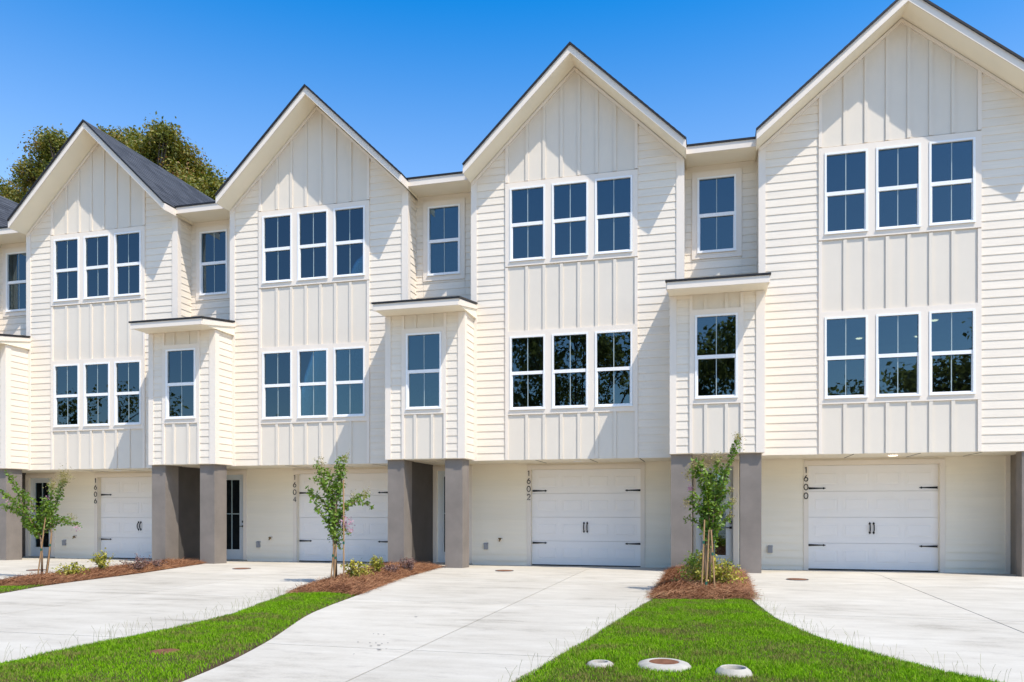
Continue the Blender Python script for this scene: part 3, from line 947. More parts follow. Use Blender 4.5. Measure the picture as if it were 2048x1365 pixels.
def driveway(left, right, jx, jys, label):
    L_ = smooth_line(left); R_ = smooth_line(right)
    poly = L_ + R_[::-1]
    root = empty('driveway', (0, 0, 0))
    tag(root, label, kind='structure')
    ys_ = [3.0] + sorted(jys, reverse=True) + [-30]
    h = 0.007
    for a, b in zip(ys_[:-1], ys_[1:]):
        band = clip_half(clip_half(poly, 0, 1, a - h), 0, -1, -(b + h))
        if len(band) < 3: continue
        for part in ((clip_half(band, 1, 0, jx - h)), (clip_half(band, -1, 0, -(jx + h)))):
            if len(part) >= 3:
                ded = [part[0]]
                for p in part[1:]:
                    if math.hypot(p[0] - ded[-1][0], p[1] - ded[-1][1]) > 0.004: ded.append(p)
                if math.hypot(ded[0][0] - ded[-1][0], ded[0][1] - ded[-1][1]) < 0.004: ded.pop()
                if len(ded) >= 3: link('slab', slab_mesh(ded), root)
    bs = bmesh.new()
    vv = [bs.verts.new((x, y, 0)) for x, y in poly]
    bs.faces.new(vv)
    for yc in (-0.6, 0.0, 0.6):
        bmesh.ops.bisect_plane(bs, geom=list(bs.verts) + list(bs.edges) + list(bs.faces), plane_co=(0, yc, 0), plane_no=(0, 1, 0))
    for v in bs.verts: v.co.z = float(gz(v.co.x, v.co.y)) - 0.016
    bmesh.ops.recalc_face_normals(bs, faces=bs.faces)
    me = bpy.data.meshes.new('joint_bed'); bs.to_mesh(me); bs.free(); me.materials.append(M['joint'])
    link('joint_bed', me, root)
    return poly


D2L = [(-6.75, 1.35), (-6.75, -0.35), (-5.55, -0.62), (-5.231, -3.13), (-4.807, -5.56), (-4.47, -7.5), (-3.87, -9.4), (-3.55, -10.9), (-3.2, -14)]
D2R = [(-0.60, 1.35), (-0.60, -0.7), (-0.80, -1.2), (-0.80, -5.1), (-0.95, -6.6), (-1.12, -8.4), (-1.27, -9.8), (-1.36, -10.6), (-1.5, -14)]
D1L = [(-12.5, 1.35), (-12.5, -0.35), (-11.0, -0.62), (-10.5, -3.0), (-10.26, -5.3), (-9.86, -6.7), (-9.3, -9), (-8.9, -14)]
D1R = [(-6.76, 1.35), (-6.76, -0.62), (-6.3, -3.3), (-5.80, -5.9), (-5.32, -7.8), (-5.27, -8.9), (-5.34, -10.2), (-5.42, -14)]
D3L = [(-0.59, 1.35), (-0.59, -0.60), (0.46, -0.62), (0.46, -4.9), (0.64, -6.7), (0.94, -7.95), (1.23, -8.65), (1.6, -9.3), (1.95, -9.75), (2.5, -11), (2.8, -14)]
D3R = [(7.2, 1.35), (7.2, -0.6), (6.9, -3), (6.6, -6), (6.3, -9), (6.0, -14)]
D0L = [(-18.3, 1.35), (-18.3, -0.6), (-16.6, -0.7), (-16.3, -4), (-15.8, -8), (-15.2, -14)]
D0R = [(-12.51, 1.35), (-12.51, -0.62), (-11.75, -1.4), (-11.5, -3.8), (-11.3, -5.4), (-11.1, -8), (-11.1, -14)]


def poly_line(pts):
    return pts


_sm = smooth_line


def corner_line(pts, k):
    """first k points stay straight, the rest flow"""
    return pts[:k] + _sm(pts[k:])


smooth_line = lambda pts: pts
driveway(corner_line(D0L, 2), corner_line(D0R, 2), -14.0, [-2.9, -6.2, -9.4], 'pale concrete driveway in front of number 1606, at the left edge')
driveway(corner_line(D1L, 2), corner_line(D1R, 2), -7.9, [-2.9, -6.2, -9.45], 'pale concrete driveway in front of number 1604')
driveway(corner_line(D2L, 2), corner_line(D2R, 3), -2.45, [-2.9, -6.13, -9.42], 'pale concrete driveway in front of number 1602, crossed by saw-cut joints')
driveway(corner_line(D3L, 3), corner_line(D3R, 2), 2.83, [-2.45, -6.33, -9.6], 'pale concrete driveway in front of number 1600')


def stain(u, v, w, d, seed):
    # dried drips on the concrete: irregular films a few mm thick
    r = random.Random(seed)
    dd = FPX * (CAM.z + 0.02) / (v - V0); xr = (u - 1024) / FPX * dd
    X = xr * math.cos(TH) - dd * math.sin(TH); Y = xr * math.sin(TH) + dd * math.cos(TH) + CAM.y
    z = float(gz(X, Y)) + 0.001
    k = 14
    ps = [(X + math.cos(6.283 * i / k) * w * r.uniform(.45, 1), Y + math.sin(6.283 * i / k) * d * r.uniform(.45, 1)) for i in range(k)]
    return MB().prism(ps, z, z + 0.003, 'z')


_dw = [o for o in COL.objects if o.name.startswith('driveway') and '1602' in o.get('label', '')][0]
for i, (u, v, w, d) in enumerate([(758, 1290, .030, .020), (759, 1298.5, .038, .026), (742, 1292, .018, .012), (716, 1284, .020, .008), (740, 1285.5, .016, .008), (752, 1286, .014, .007), (764, 1287, .018, .007), (776, 1286, .014, .006), (757, 1268, .020, .010), (768, 1269, .018, .010), (747, 1267, .012, .008), (832, 1233, .028, .022), (773, 1298, .012, .008), (708, 1308, .010, .008)]):
    stain(u, v, w * 0.7, d * 0.7, 300 + i).build('stain', M['stain'], _dw)


# lawns and planting beds: polygons on the ground
LAWN_R = [(-0.80, -5.25), (-0.95, -6.6), (-1.12, -8.4), (-1.27, -9.8), (-1.36, -10.6), (-1.5, -14), (2.8, -14), (2.5, -11), (1.95, -9.75), (1.6, -9.3), (1.23, -8.65), (0.94, -7.95), (0.64, -6.7), (0.46, -5.1)]
LAWN_M = [(-5.85, -5.75), (-5.32, -7.8), (-5.27, -8.9), (-5.34, -10.2), (-5.42, -14), (-3.2, -14), (-3.55, -10.9), (-3.87, -9.4), (-4.47, -7.5), (-4.80, -5.66)]
LAWN_L = [(-11.3, -5.4), (-11.1, -8), (-11.1, -14), (-8.9, -14), (-9.3, -9), (-9.86, -6.7), (-10.26, -5.5), (-10.7, -6.0)]
BED_R = [(-0.86, -0.60), (-0.80, -1.2), (-0.80, -5.25), (-0.2, -5.40), (0.46, -5.12), (0.46, -0.60)]
BED_M = [(-6.70, -0.60), (-6.3, -3.3), (-5.78, -5.80), (-5.2, -5.88), (-4.78, -5.68), (-5.231, -3.13), (-5.42, -0.60)]
BED_L = [(-12.0, -0.60), (-11.75, -1.4), (-11.5, -3.8), (-11.3, -5.42), (-10.75, -6.02), (-10.27, -5.45), (-10.48, -3.2), (-10.95, -0.60)]


def inside(poly, P):
    x, y = P[:, 0], P[:, 1]
    r = np.zeros(len(P), bool)
    for i in range(len(poly)):
        x0, y0 = poly[i]; x1, y1 = poly[(i + 1) % len(poly)]
        c = ((y0 > y) != (y1 > y))
        with np.errstate(divide='ignore', invalid='ignore'):
            xi = x0 + (y - y0) * (x1 - x0) / (y1 - y0 if y1 != y0 else 1e-9)
        r ^= c & (x < xi)
    return r


def edge_dist(poly, P):
    d = np.full(len(P), 1e9)
    for i in range(len(poly)):
        a = np.array(poly[i]); b = np.array(poly[(i + 1) % len(poly)])
        ab = b - a
        t = np.clip(((P - a) @ ab) / (ab @ ab), 0, 1)
        d = np.minimum(d, np.linalg.norm(P - (a + t[:, None] * ab), axis=1))
    return d


def lump(P, s, seed):
    """smooth uneven relief from a few sines"""
    r = np.random.default_rng(seed)
    z = np.zeros(len(P))
    for k in range(7):
        a = r.uniform(0, 6.28); fr = s * r.uniform(0.6, 2.2)
        z += np.sin((P[:, 0] * math.cos(a) + P[:, 1] * math.sin(a)) * fr + r.uniform(0, 6.28)) / (1 + 0.25 * k)
    return z / 4


def bed_height(poly, P, rise, seed):
    d = edge_dist(poly, P)
    return gz(P[:, 0], P[:, 1]) - 0.012 + rise * np.clip(d / 0.34, 0, 1) ** 0.6 * (1 + 0.45 * lump(P, 5.0, seed))


def mound(name, poly, rise, seed, mat, label, step=0.06):
    """a raised bed as one surface that drops to the concrete round its rim"""
    x0, x1 = min(p[0] for p in poly), max(p[0] for p in poly)
    y0, y1 = max(-12.5, min(p[1] for p in poly)), max(p[1] for p in poly)
    gx = np.arange(x0 - step, x1 + step, step); gy = np.arange(y0 - step, y1 + step, step)
    X, Y = np.meshgrid(gx, gy)
    P = np.stack([X.ravel(), Y.ravel()], 1)
    ins = inside(poly, P)
    z = np.where(ins, bed_height(poly, P, rise, seed), gz(P[:, 0], P[:, 1]) - 0.14)
    V = np.column_stack([P, z])
    nx, ny = len(gx), len(gy)
    I = (np.arange(ny - 1)[:, None] * nx + np.arange(nx - 1)[None, :]).ravel()
    F = np.column_stack([I, I + 1, I + nx + 1, I + nx])
    F = F[ins[F].any(1)]
    me = np_mesh(name, V, F, mat, True)
    return tag(link(name, me), label, kind='structure')


mound('lawn', LAWN_R, 0.035, 1, M['soil'], 'soil of the lawn island between the driveways of 1602 and 1600')
mound('lawn', LAWN_M, 0.035, 2, M['soil'], 'soil of the lawn strip between the driveways of 1604 and 1602')
mound('lawn', LAWN_L, 0.03, 3, M['soil'], 'soil of the small lawn at the left edge')
mound('mulch_bed', BED_R, 0.10, 4, M['straw_base'], 'mulch bed in front of the door of 1600')
mound('mulch_bed', BED_M, 0.07, 5, M['straw_base'], 'mulch bed between the driveways of 1604 and 1602')
mound('mulch_bed', BED_L, 0.06, 6, M['straw_base'], 'mulch bed between the driveways of 1606 and 1604')

COVERS = [(-0.825, -9.78, 0.115), (-0.365, -9.72, 0.20), (0.122, -9.93, 0.13), (-4.30, -10.16, 0.115)]     # iron and concrete set in the grass


def blades(poly, dens, hmin, hmax, wid, rise, seed, ymin=-12.2):
    r = np.random.default_rng(seed)
    x0, x1 = min(p[0] for p in poly), max(p[0] for p in poly)
    y0, y1 = max(ymin, min(p[1] for p in poly)), max(p[1] for p in poly)
    n = int((x1 - x0) * (y1 - y0) * dens)
    P = np.column_stack([r.uniform(x0, x1, n), r.uniform(y0, y1, n)])
    # ragged rim: blades lean out a little over the concrete
    P = P[inside(poly, P)]
    d = edge_dist(poly, P)
    keep = r.random(len(P)) < np.clip(0.12 + d / 0.13, 0, 1)
    for cx, cy, cr in COVERS:
        keep &= np.hypot(P[:, 0] - cx, P[:, 1] - cy) > cr * r.uniform(0.93, 1.1, len(P))
    P = P[keep]
    n = len(P)
    z = bed_height(poly, P, rise, seed_h[id(poly)]) - 0.004
    patch = 0.75 + 0.35 * lump(P, 3.0, seed + 9) + 0.25 * lump(P, 11.0, seed + 5)
    h = r.uniform(hmin, hmax, n) * np.clip(patch, 0.4, 1.3)
    a = r.uniform(0, 2 * np.pi, n); lean = r.uniform(0.1, 0.95, n) ** 1.2 * h
    b = a + np.pi / 2 + r.uniform(-0.6, 0.6, n)
    w = wid * r.uniform(0.6, 1.3, n)
    dx, dy = np.cos(a), np.sin(a); wx, wy = np.cos(b) * w, np.sin(b) * w
    V = np.zeros((n, 5, 3))
    V[:, 0] = np.column_stack([P[:, 0] - wx, P[:, 1] - wy, z]); V[:, 1] = np.column_stack([P[:, 0] + wx, P[:, 1] + wy, z])
    mx, my, mz = P[:, 0] + dx * lean * .35, P[:, 1] + dy * lean * .35, z + h * 0.62
    V[:, 2] = np.column_stack([mx + wx * .8, my + wy * .8, mz]); V[:, 3] = np.column_stack([mx - wx * .8, my - wy * .8, mz])
    V[:, 4] = np.column_stack([P[:, 0] + dx * lean, P[:, 1] + dy * lean, z + h])
    I = np.arange(n)[:, None] * 5
    F = np.concatenate([I + np.array([[0, 1, 2]]), I + np.array([[0, 2, 3]]), I + np.array([[3, 2, 4]])])
    return V.reshape(-1, 3), F


seed_h = {id(LAWN_R): 1, id(LAWN_M): 2, id(LAWN_L): 3, id(BED_R): 4, id(BED_M): 5, id(BED_L): 6}


def grass(poly, rise, seed, dens, label):
    V, F = blades(poly, dens, 0.018, 0.048, 0.0023, rise, seed)
    tag(link('grass', np_mesh('grass', V, F, M['grass'])), label, 'grass', kind='stuff')


grass(LAWN_R, 0.035, 21, 12000, 'mown green grass with dry patches on the island between driveways')
grass(LAWN_M, 0.035, 22, 11000, 'mown green grass strip left of the driveway of 1602')
grass(LAWN_L, 0.03, 23, 6500, 'small wedge of green grass at the left edge')


def stalks(edge, n, seed, label):
    """thin seed stalks that lean out over the concrete along a lawn's rim"""
    r = np.random.default_rng(seed)
    mb_v, mb_f = [], []
    E = np.array(edge); seg = np.linalg.norm(np.diff(E, axis=0), axis=1); cum = np.concatenate([[0], np.cumsum(seg)])
    s = r.uniform(0, cum[-1], n)
    k = np.clip(np.searchsorted(cum, s) - 1, 0, len(seg) - 1)
    t = (s - cum[k]) / seg[k]
    P = E[k] + (E[k + 1] - E[k]) * t[:, None] + r.normal(0, 0.035, (n, 2))
    z = gz(P[:, 0], P[:, 1]) + 0.005
    h = r.uniform(0.06, 0.15, n); a = r.uniform(0, 6.28, n); le = h * r.uniform(0.1, 0.7, n)
    w = 0.0008
    T = np.column_stack([P[:, 0] + np.cos(a) * le, P[:, 1] + np.sin(a) * le, z + h])
    Mi = np.column_stack([P[:, 0] + np.cos(a) * le * .4, P[:, 1] + np.sin(a) * le * .4, z + h * .6])
    B = np.column_stack([P, z])
    ox = np.array([w, 0.3 * w, 0])
    V = np.stack([B - ox, B + ox, Mi + ox, Mi - ox, T + ox * 1.4, T - ox * 1.4], 1).reshape(-1, 3)
    I = np.arange(n)[:, None] * 6
    F = np.concatenate([I + np.array([[0, 1, 2, 3]]), I + np.array([[3, 2, 4, 5]])])
    tag(link('grass_stalks', np_mesh('grass_stalks', V, F, M['seed_stalk'])), label, 'grass', kind='stuff')


stalks([(-5.80, -5.9), (-5.32, -7.8), (-5.27, -8.9), (-5.34, -10.2), (-5.37, -11.5)], 150, 31, 'thin seed stalks along the lawn rim by the driveway of 1604')
stalks([(-0.80, -5.2), (-0.95, -6.6), (-1.12, -8.4), (-1.27, -9.8), (-1.36, -11)], 60, 32, 'thin seed stalks along the lawn rim by the driveway of 1602')
stalks([(0.46, -5.0), (0.64, -6.7), (0.94, -7.95), (1.23, -8.65), (1.6, -9.3), (1.95, -9.75), (2.5, -11)], 110, 33, 'thin seed stalks along the lawn rim by the driveway of 1600')


def straw(poly, rise, seed, dens, label):
    r = np.random.default_rng(seed)
    x0, x1 = min(p[0] for p in poly), max(p[0] for p in poly); y0, y1 = min(p[1] for p in poly), max(p[1] for p in poly)
    n = int((x1 - x0) * (y1 - y0) * dens)
    P = np.column_stack([r.uniform(x0 - .05, x1 + .05, n), r.uniform(y0 - .05, y1 + .05, n)])
    jit = r.normal(0, 0.045, P.shape)
    P = P[inside(poly, P)]; n = len(P); P = P + jit[:n]
    z = np.where(inside(poly, P), bed_height(poly, P, rise, seed_h[id(poly)]), gz(P[:, 0], P[:, 1])) + 0.004
    L_ = r.uniform(0.07, 0.19, n); a = r.uniform(0, 2 * np.pi, n)
    tilt = r.normal(0.05, 0.22, n); bend = r.normal(0, 0.25, n)
    w = 0.0013
    pts = []
    for q in (-0.5, 0.0, 0.5):
        aa = a + bend * q
        pts.append(np.column_stack([P[:, 0] + np.cos(aa) * L_ * q, P[:, 1] + np.sin(aa) * L_ * q,
                                    np.maximum(z + np.abs(tilt) * L_ * (q + 0.5) + r.uniform(0.0, 0.022, n), gz(P[:, 0], P[:, 1]) + 0.003)]))
    side = np.column_stack([-np.sin(a) * w, np.cos(a) * w, np.full(n, w * 0.8)])
    V = np.stack([pts[0] - side, pts[0] + side, pts[1] + side, pts[1] - side, pts[2] + side, pts[2] - side], 1).reshape(-1, 3)
    I = np.arange(n)[:, None] * 6
    F = np.concatenate([I + np.array([[0, 1, 2, 3]]), I + np.array([[3, 2, 4, 5]])])
    tag(link('pine_straw', np_mesh('pine_straw', V, F, M['needle'])), label, 'pine straw', kind='stuff')


straw(BED_R, 0.10, 41, 7000, 'reddish brown pine straw heaped round the tree before 1600')
straw(BED_M, 0.07, 42, 6000, 'reddish brown pine straw round the tree before 1604')
straw(BED_L, 0.06, 43, 5000, 'reddish brown pine straw round the leaning tree before 1606')


# ------------------------------------------------------------------ iron covers and concrete collars
def drain(X, Y, label):
    z = float(gz(X, Y))
    o = MB().lathe([(0.0, 0.004), (0.03, 0.008), (0.145, 0.006), (0.155, 0.003), (0.16, -0.01)], 28).build('drain_cover', M['rust'], None, (X, Y, z), True)
    MB().lathe([(0.162, -0.01), (0.164, 0.004), (0.178, 0.004), (0.18, -0.01)], 28).build('rim', M['joint'], o)
    tag(o, label, 'drain cover', 'round covers set in the driveways')


drain(-13.05, -3.0, 'thin brown cover almost hidden by its flat angle, before the door of 1606')
drain(-9.25, -1.75, 'tan cover before the glass door of 1604')
drain(-3.93, -1.10, 'grey-brown cover at the foot of the grey column of 1602')
drain(1.32, -1.80, 'dark rusty cover in the driveway of 1600')


def collar(X, Y, R, Ri, H, label, lid, rise=0.035):
    z = float(gz(X, Y)) + 0.005
    o = empty('cover_collar' if lid else 'concrete_ring', (X, Y, z))
    prof = [(R, -0.06), (R, 0.012), (R * 0.97, H * 0.45), (R * 0.90, H * 0.72), (R * 0.72, H * 0.95), (Ri * 1.10, H), (Ri * 1.03, H * 0.97), (Ri, H * 0.90), (Ri * 0.96, -0.07)]
    MB().lathe(prof, 40).build('ring', M['precast'], o, smooth=True)
    if lid:
        MB().lathe([(0.0, H * 0.93), (Ri * 0.3, H * 0.96), (Ri * 0.62, H * 0.94), (Ri * 0.66, H * 0.99), (Ri * 0.9, H * 0.985), (Ri * 0.995, H * 0.93)], 36).build('lid', M['rust'], o, smooth=True)
    else:
        MB().lathe([(0.0, -0.05), (Ri * 0.97, -0.05)], 28).build('inner_floor', M['soil'], o)
    tag(o, label, 'concrete collar' if lid else 'concrete ring', None)


collar(-0.825, -9.78, 0.102, 0.055, 0.042, 'small open concrete ring in the grass, left of the rusty lid', False)
collar(-0.365, -9.72, 0.200, 0.108, 0.052, 'wide pale concrete collar with a round rusty lid, in the front grass', True)
collar(0.122, -9.93, 0.128, 0.080, 0.075, 'tall open concrete ring in the grass, right of the rusty lid', False)
o = MB().lathe([(0.0, 0.028), (0.04, 0.033), (0.100, 0.030), (0.112, 0.034), (0.124, 0.024), (0.128, -0.02)], 32).build('access_lid', M['rust'], None, (-4.30, -10.16, float(gz(-4.2, -10)) + 0.004), True)
tag(o, 'round rusty lid sunk in the grass left of the driveway of 1602', 'access lid')


# ------------------------------------------------------------------ plants
def leaf_arrays(P, N, size, r, asp=0.55, fold=0.25):
    """one folded leaf (two quads) per point; N = rough facing"""
    n = len(P)
    d = r.normal(size=(n, 3)); d /= np.linalg.norm(d, axis=1)[:, None]
    nn = N + 0.9 * r.normal(size=(n, 3)); nn /= np.linalg.norm(nn, axis=1)[:, None]
    a = np.cross(nn, d); a /= np.linalg.norm(a, axis=1)[:, None] + 1e-9
    b = np.cross(nn, a)
    s = (size * r.uniform(0.6, 1.25, n))[:, None]
    tip = P + a * s; mid = P + a * s * 0.48
    l = mid + b * s * asp * 0.5 + nn * s * fold * 0.4; q = mid - b * s * asp * 0.5 + nn * s * fold * 0.4
    V = np.stack([P, l, tip, q], 1).reshape(-1, 3)
    I = np.arange(n)[:, None] * 4
    F = np.concatenate([I + np.array([[0, 1, 2]]), I + np.array([[0, 2, 3]])])
    return V, F


def crape_myrtle(base, stems, branches, tufts, flowers, label, seed, leaf_n=29, plume=None):
    """multi-stem young tree; branches are (points, radius) in world space with leaves all along"""
    r = np.random.default_rng(seed)
    root = empty('crape_myrtle', base)
    B = Vector(base)
    tr = MB()
    for pts, r0, r1 in stems:
        m = len(pts)
        tr.tube([p - B for p in pts], [r0 + (r1 - r0) * i / (m - 1) for i in range(m)], 7)
    for pts, w in branches:
        m = len(pts)
        tr.tube([p - B for p in pts], [0.009 * (1 - 0.75 * i / (m - 1)) for i in range(m)], 5)
    tr.build('trunk', M['bark'], root, smooth=True)
    LP, LN = [], []
    for pts, w in branches:
        Q = np.array([list(p - B) for p in pts])
        seg = np.linalg.norm(np.diff(Q, axis=0), axis=1); cum = np.concatenate([[0], np.cumsum(seg)])
        n = int(cum[-1] * leaf_n * 10 * (w / 0.09))
        s = r.uniform(0.04 * cum[-1], cum[-1], n)
        k = np.clip(np.searchsorted(cum, s) - 1, 0, len(seg) - 1); t = (s - cum[k]) / seg[k]
        C = Q[k] + (Q[k + 1] - Q[k]) * t[:, None]
        o = r.normal(size=(n, 3)); o /= np.linalg.norm(o, axis=1)[:, None]
        rad = w * r.uniform(0.15, 1.0, n) ** 0.7 * (1 - 0.35 * s / cum[-1])
        LP.append(C + o * rad[:, None]); LN.append(o * 0.5 + np.array([0, -0.15, 0.75]))
    LP = np.concatenate(LP); LN = np.concatenate(LN)
    V, F = leaf_arrays(LP, LN, 0.060, r, 0.60, 0.3)
    link('crown', np_mesh('crown', V, F, M['myrtle']), root)
    if tufts:
        TP = []
        for c, rad, n in tufts:
            o = r.normal(size=(n, 3)) * rad * np.array([0.5, 0.5, 0.62])
            o = np.concatenate([o, o * 0.7 + r.normal(size=o.shape) * 0.012])
            TP.append(np.array(list(c - B)) + o)
        TP = np.concatenate(TP)
        V, F = leaf_arrays(TP, np.tile([0, 0, 1.0], (len(TP), 1)), 0.021, r, 0.8, 0.3)
        link('seed_heads', np_mesh('seed_heads', V, F, M['bud']), root)['kind'] = 'stuff'
    if flowers:
        TP = []
        for c, rad, n in flowers:
            TP.append(np.array(list(c - B)) + r.normal(size=(n, 3)) * rad * 0.5)
        TP = np.concatenate(TP)
        V, F = leaf_arrays(TP, np.tile([0, -0.3, 1.0], (len(TP), 1)), 0.03, r, 0.9, 0.4)
        link('blossom', np_mesh('blossom', V, F, M['blossom']), root)['kind'] = 'stuff'
    tag(root, label, 'tree', 'young crape myrtles in the mulch beds')
    return root


def px_path(pts, Y, r, dep=0.25):
    """places along a branch: seen outline at its own distance, drifting in depth"""
    o = []
    dy = 0.0; tgt = r.uniform(-dep, dep)
    for i, (u, v) in enumerate(pts):
        o.append(at(u, v, Y + tgt * i / max(1, len(pts) - 1)))
    return o


def stake(bot, top, label, tie=None):
    B = Vector(bot)
    b = Vector((bot[0], bot[1], float(gz(bot[0], bot[1])) - 0.05))
    t = Vector(top)
    o = empty('stake', B)
    d = (t - b)
    MB().tube([b - B, b + d * 0.5 - B + Vector((0.003, 0, 0)), t - B], [0.0115, 0.0115, 0.010], 8).build('pole', M['stake'], o)
    if tie is not None:
        p = b + d * tie
        MB().tube([p - d.normalized() * 0.02 - B, p + d.normalized() * 0.02 - B], [0.016, 0.016], 8).build('tie', M['tie'], o)
    tag(o, label, 'stake', 'wooden stakes beside the young trees')


_r = random.Random(3)


class RR:
    def uniform(s, a, b): return _r.uniform(a, b)


rr = RR()
# right tree, before 1600
YT = -4.35
bz = float(gz(-0.1, YT)) + 0.10
stems = [([at(1412, 1172, YT), at(1410, 1120, YT + .03), at(1416, 1070, YT), at(1420, 1000, YT)], 0.022, 0.012),
         ([at(1418, 1172, YT + .05), at(1421, 1120, YT), at(1424, 1070, YT - .05), at(1430, 990, YT)], 0.020, 0.011)]
br_px = [([(1420, 1080), (1418, 1030), (1412, 980), (1404, 945), (1396, 925)], 0.10),
         ([(1424, 1080), (1430, 1030), (1432, 980), (1434, 940), (1433, 922)], 0.11),
         ([(1424, 1060), (1434, 1010), (1446, 965), (1456, 935), (1466, 905), (1474, 885)], 0.07),
         ([(1416, 1060), (1400, 1030), (1388, 1012), (1378, 995)], 0.075),
         ([(1420, 1070), (1402, 1050), (1388, 1042), (1368, 1035)], 0.06),
         ([(1414, 1030), (1396, 1002), (1384, 985)], 0.07),
         ([(1428, 1040), (1446, 1020), (1462, 1008)], 0.045),
         ([(1428, 1065), (1446, 1046), (1460, 1034)], 0.05),
         ([(1430, 1000), (1446, 990), (1460, 982)], 0.05),
         ([(1416, 1000), (1408, 965), (1392, 945), (1384, 938)], 0.085),
         ([(1426, 1095), (1424, 1060), (1426, 1020), (1424, 985), (1420, 950)], 0.12),
         ([(1420, 1095), (1414, 1055), (1416, 1010), (1410, 970)], 0.10),
         ([(1436, 1000), (1446, 960), (1450, 940)], 0.07)]
brs = [(px_path(p, YT, rr), w) for p, w in br_px]
tf = [(at(u, v, YT), s, n) for u, v, s, n in ((1388, 938, .11, 120), (1404, 932, .12, 120), (1376, 950, .08, 60), (1432, 918, .09, 90), (1476, 878, .08, 110), (1472, 895, .07, 60), (1374, 1005, .07, 60), (1466, 1003, .06, 50), (1462, 1030, .06, 40), (1460, 980, .05, 30), (1445, 1000, .05, 30))]
fl = [(at(1382, 978, YT), .035, 25)]
crape_myrtle((-0.11, YT, bz), stems, brs, tf, fl, 'upright narrow crape myrtle with a tall side shoot, before the door of 1600', 51)
stake((-0.185, YT - .52, bz), at(1409, 1040, YT - .40), 'slanting wooden stake, leftmost of the three at the tree before 1600', 0.72)
stake((-0.13, YT - .56, bz), at(1418, 1060, YT - .42), 'slanting wooden stake, middle of the three at the tree before 1600', 0.25)
stake((0.0, YT - .56, bz), at(1422, 1060, YT - .44), 'upright wooden stake on the right of the tree before 1600', 0.66)
# middle tree, before 1604
YT = -4.34
bz = float(gz(-5.7, YT)) + 0.05
stems = [([at(669, 1160, YT), at(668, 1110, YT), at(666, 1060, YT), at(668, 1000, YT)], 0.018, 0.010),
         ([at(673, 1162, YT + .06), at(672, 1110, YT), at(670, 1060, YT), at(672, 990, YT)], 0.016, 0.010)]
br_px = [([(668, 1075), (664, 1030), (658, 990), (646, 955), (634, 932)], 0.11),
         ([(670, 1075), (672, 1030), (676, 985), (676, 945), (680, 925), (688, 915)], 0.105),
         ([(666, 1060), (650, 1040), (634, 1015), (622, 990), (617, 975)], 0.065),
         ([(668, 1040), (652, 1010), (636, 995), (622, 988)], 0.075),
         ([(672, 1050), (690, 1015), (708, 1000), (724, 992), (736, 988)], 0.075),
         ([(674, 1035), (696, 1010), (716, 1002), (732, 1008), (746, 1016)], 0.065),
         ([(670, 1090), (668, 1050), (668, 1010), (664, 970), (656, 945)], 0.12),
         ([(670, 1090), (684, 1062), (692, 1062), (697, 1072)], 0.05),
         ([(660, 990), (640, 965), (624, 957)], 0.06),
         ([(676, 1000), (682, 960), (688, 930)], 0.08),
         ([(668, 1100), (674, 1085), (684, 1100)], 0.035)]
brs = [(px_path(p, YT, rr), w) for p, w in br_px]
tf = [(at(u, v, YT), s, n) for u, v, s, n in ((640, 925, .10, 90), (690, 915, .08, 60), (732, 988, .08, 50), (706, 992, .07, 40))]
fl = [(at(694, 1044, YT), .11, 80), (at(702, 1062, YT), .06, 25)]
crape_myrtle((-5.75, YT, bz), stems, brs, tf, fl, 'spreading crape myrtle with a pink bloom low on the right, before the garage of 1604', 52)
stake((-5.86, YT - .1, bz), at(668, 1090, YT - .1), 'wooden stake at the left trunk of the tree before 1604', 0.75)
stake((-5.78, YT - .15, bz), at(673, 1090, YT - .1), 'dark wooden stake, middle of the three at the tree before 1604', 0.7)
stake((-5.60, YT - .15, bz), at(687, 960, YT - .1), 'tall wooden stake on the right of the tree before 1604', 0.42)
# left tree, before 1606
YT = -4.54
bz = float(gz(-11.2, YT)) + 0.05
stems = [([at(84, 1150, YT), at(84, 1110, YT), at(82, 1080, YT), at(74, 1060, YT)], 0.020, 0.011),
         ([at(93, 1150, YT + .05), at(98, 1110, YT), at(103, 1070, YT), at(100, 1030, YT)], 0.022, 0.012)]
br_px = [([(80, 1075), (66, 1045), (50, 1020), (36, 985), (26, 962), (14, 945)], 0.075),
         ([(80, 1070), (60, 1040), (38, 1015), (16, 992), (-4, 980)], 0.075),
         ([(82, 1072), (64, 1048), (44, 1030), (24, 1016), (6, 1012)], 0.08),
         ([(88, 1065), (74, 1030), (60, 1000), (40, 982)], 0.085),
         ([(100, 1060), (108, 1020), (118, 985), (128, 960)], 0.085),
         ([(98, 1060), (100, 1020), (104, 985), (104, 970)], 0.07),
         ([(98, 1058), (120, 1042), (140, 1046), (160, 1052)], 0.06),
         ([(102, 1050), (118, 1035), (138, 1040)], 0.06),
         ([(88, 1060), (84, 1020), (90, 1000)], 0.10),
         ([(80, 1070), (66, 1060), (48, 1042)], 0.09),
         ([(92, 1065), (98, 1035), (100, 1010)], 0.10)]
brs = [(px_path(p, YT, rr), w) for p, w in br_px]
tf = [(at(u, v, YT), s, n) for u, v, s, n in ((128, 955, .13, 260), (104, 970, .10, 120), (146, 1036, .07, 40))]
fl = [(at(155, 1057, YT), .05, 22), (at(93, 997, YT), .05, 20), (at(58, 1018, YT), .03, 10), (at(20, 1003, YT), .05, 10)]
crape_myrtle((-11.2, YT, bz), stems, brs, tf, fl, 'wide leaning crape myrtle with long arching shoots, before 1606', 53)
stake((-11.33, YT - .1, bz), at(91, 1035, YT - .08), 'tall wooden stake on the left of the tree before 1606', 0.5)
stake((-11.14, YT - .1, bz), at(103, 1066, YT - .06), 'wooden stake on the right of the tree before 1606', 0.75)


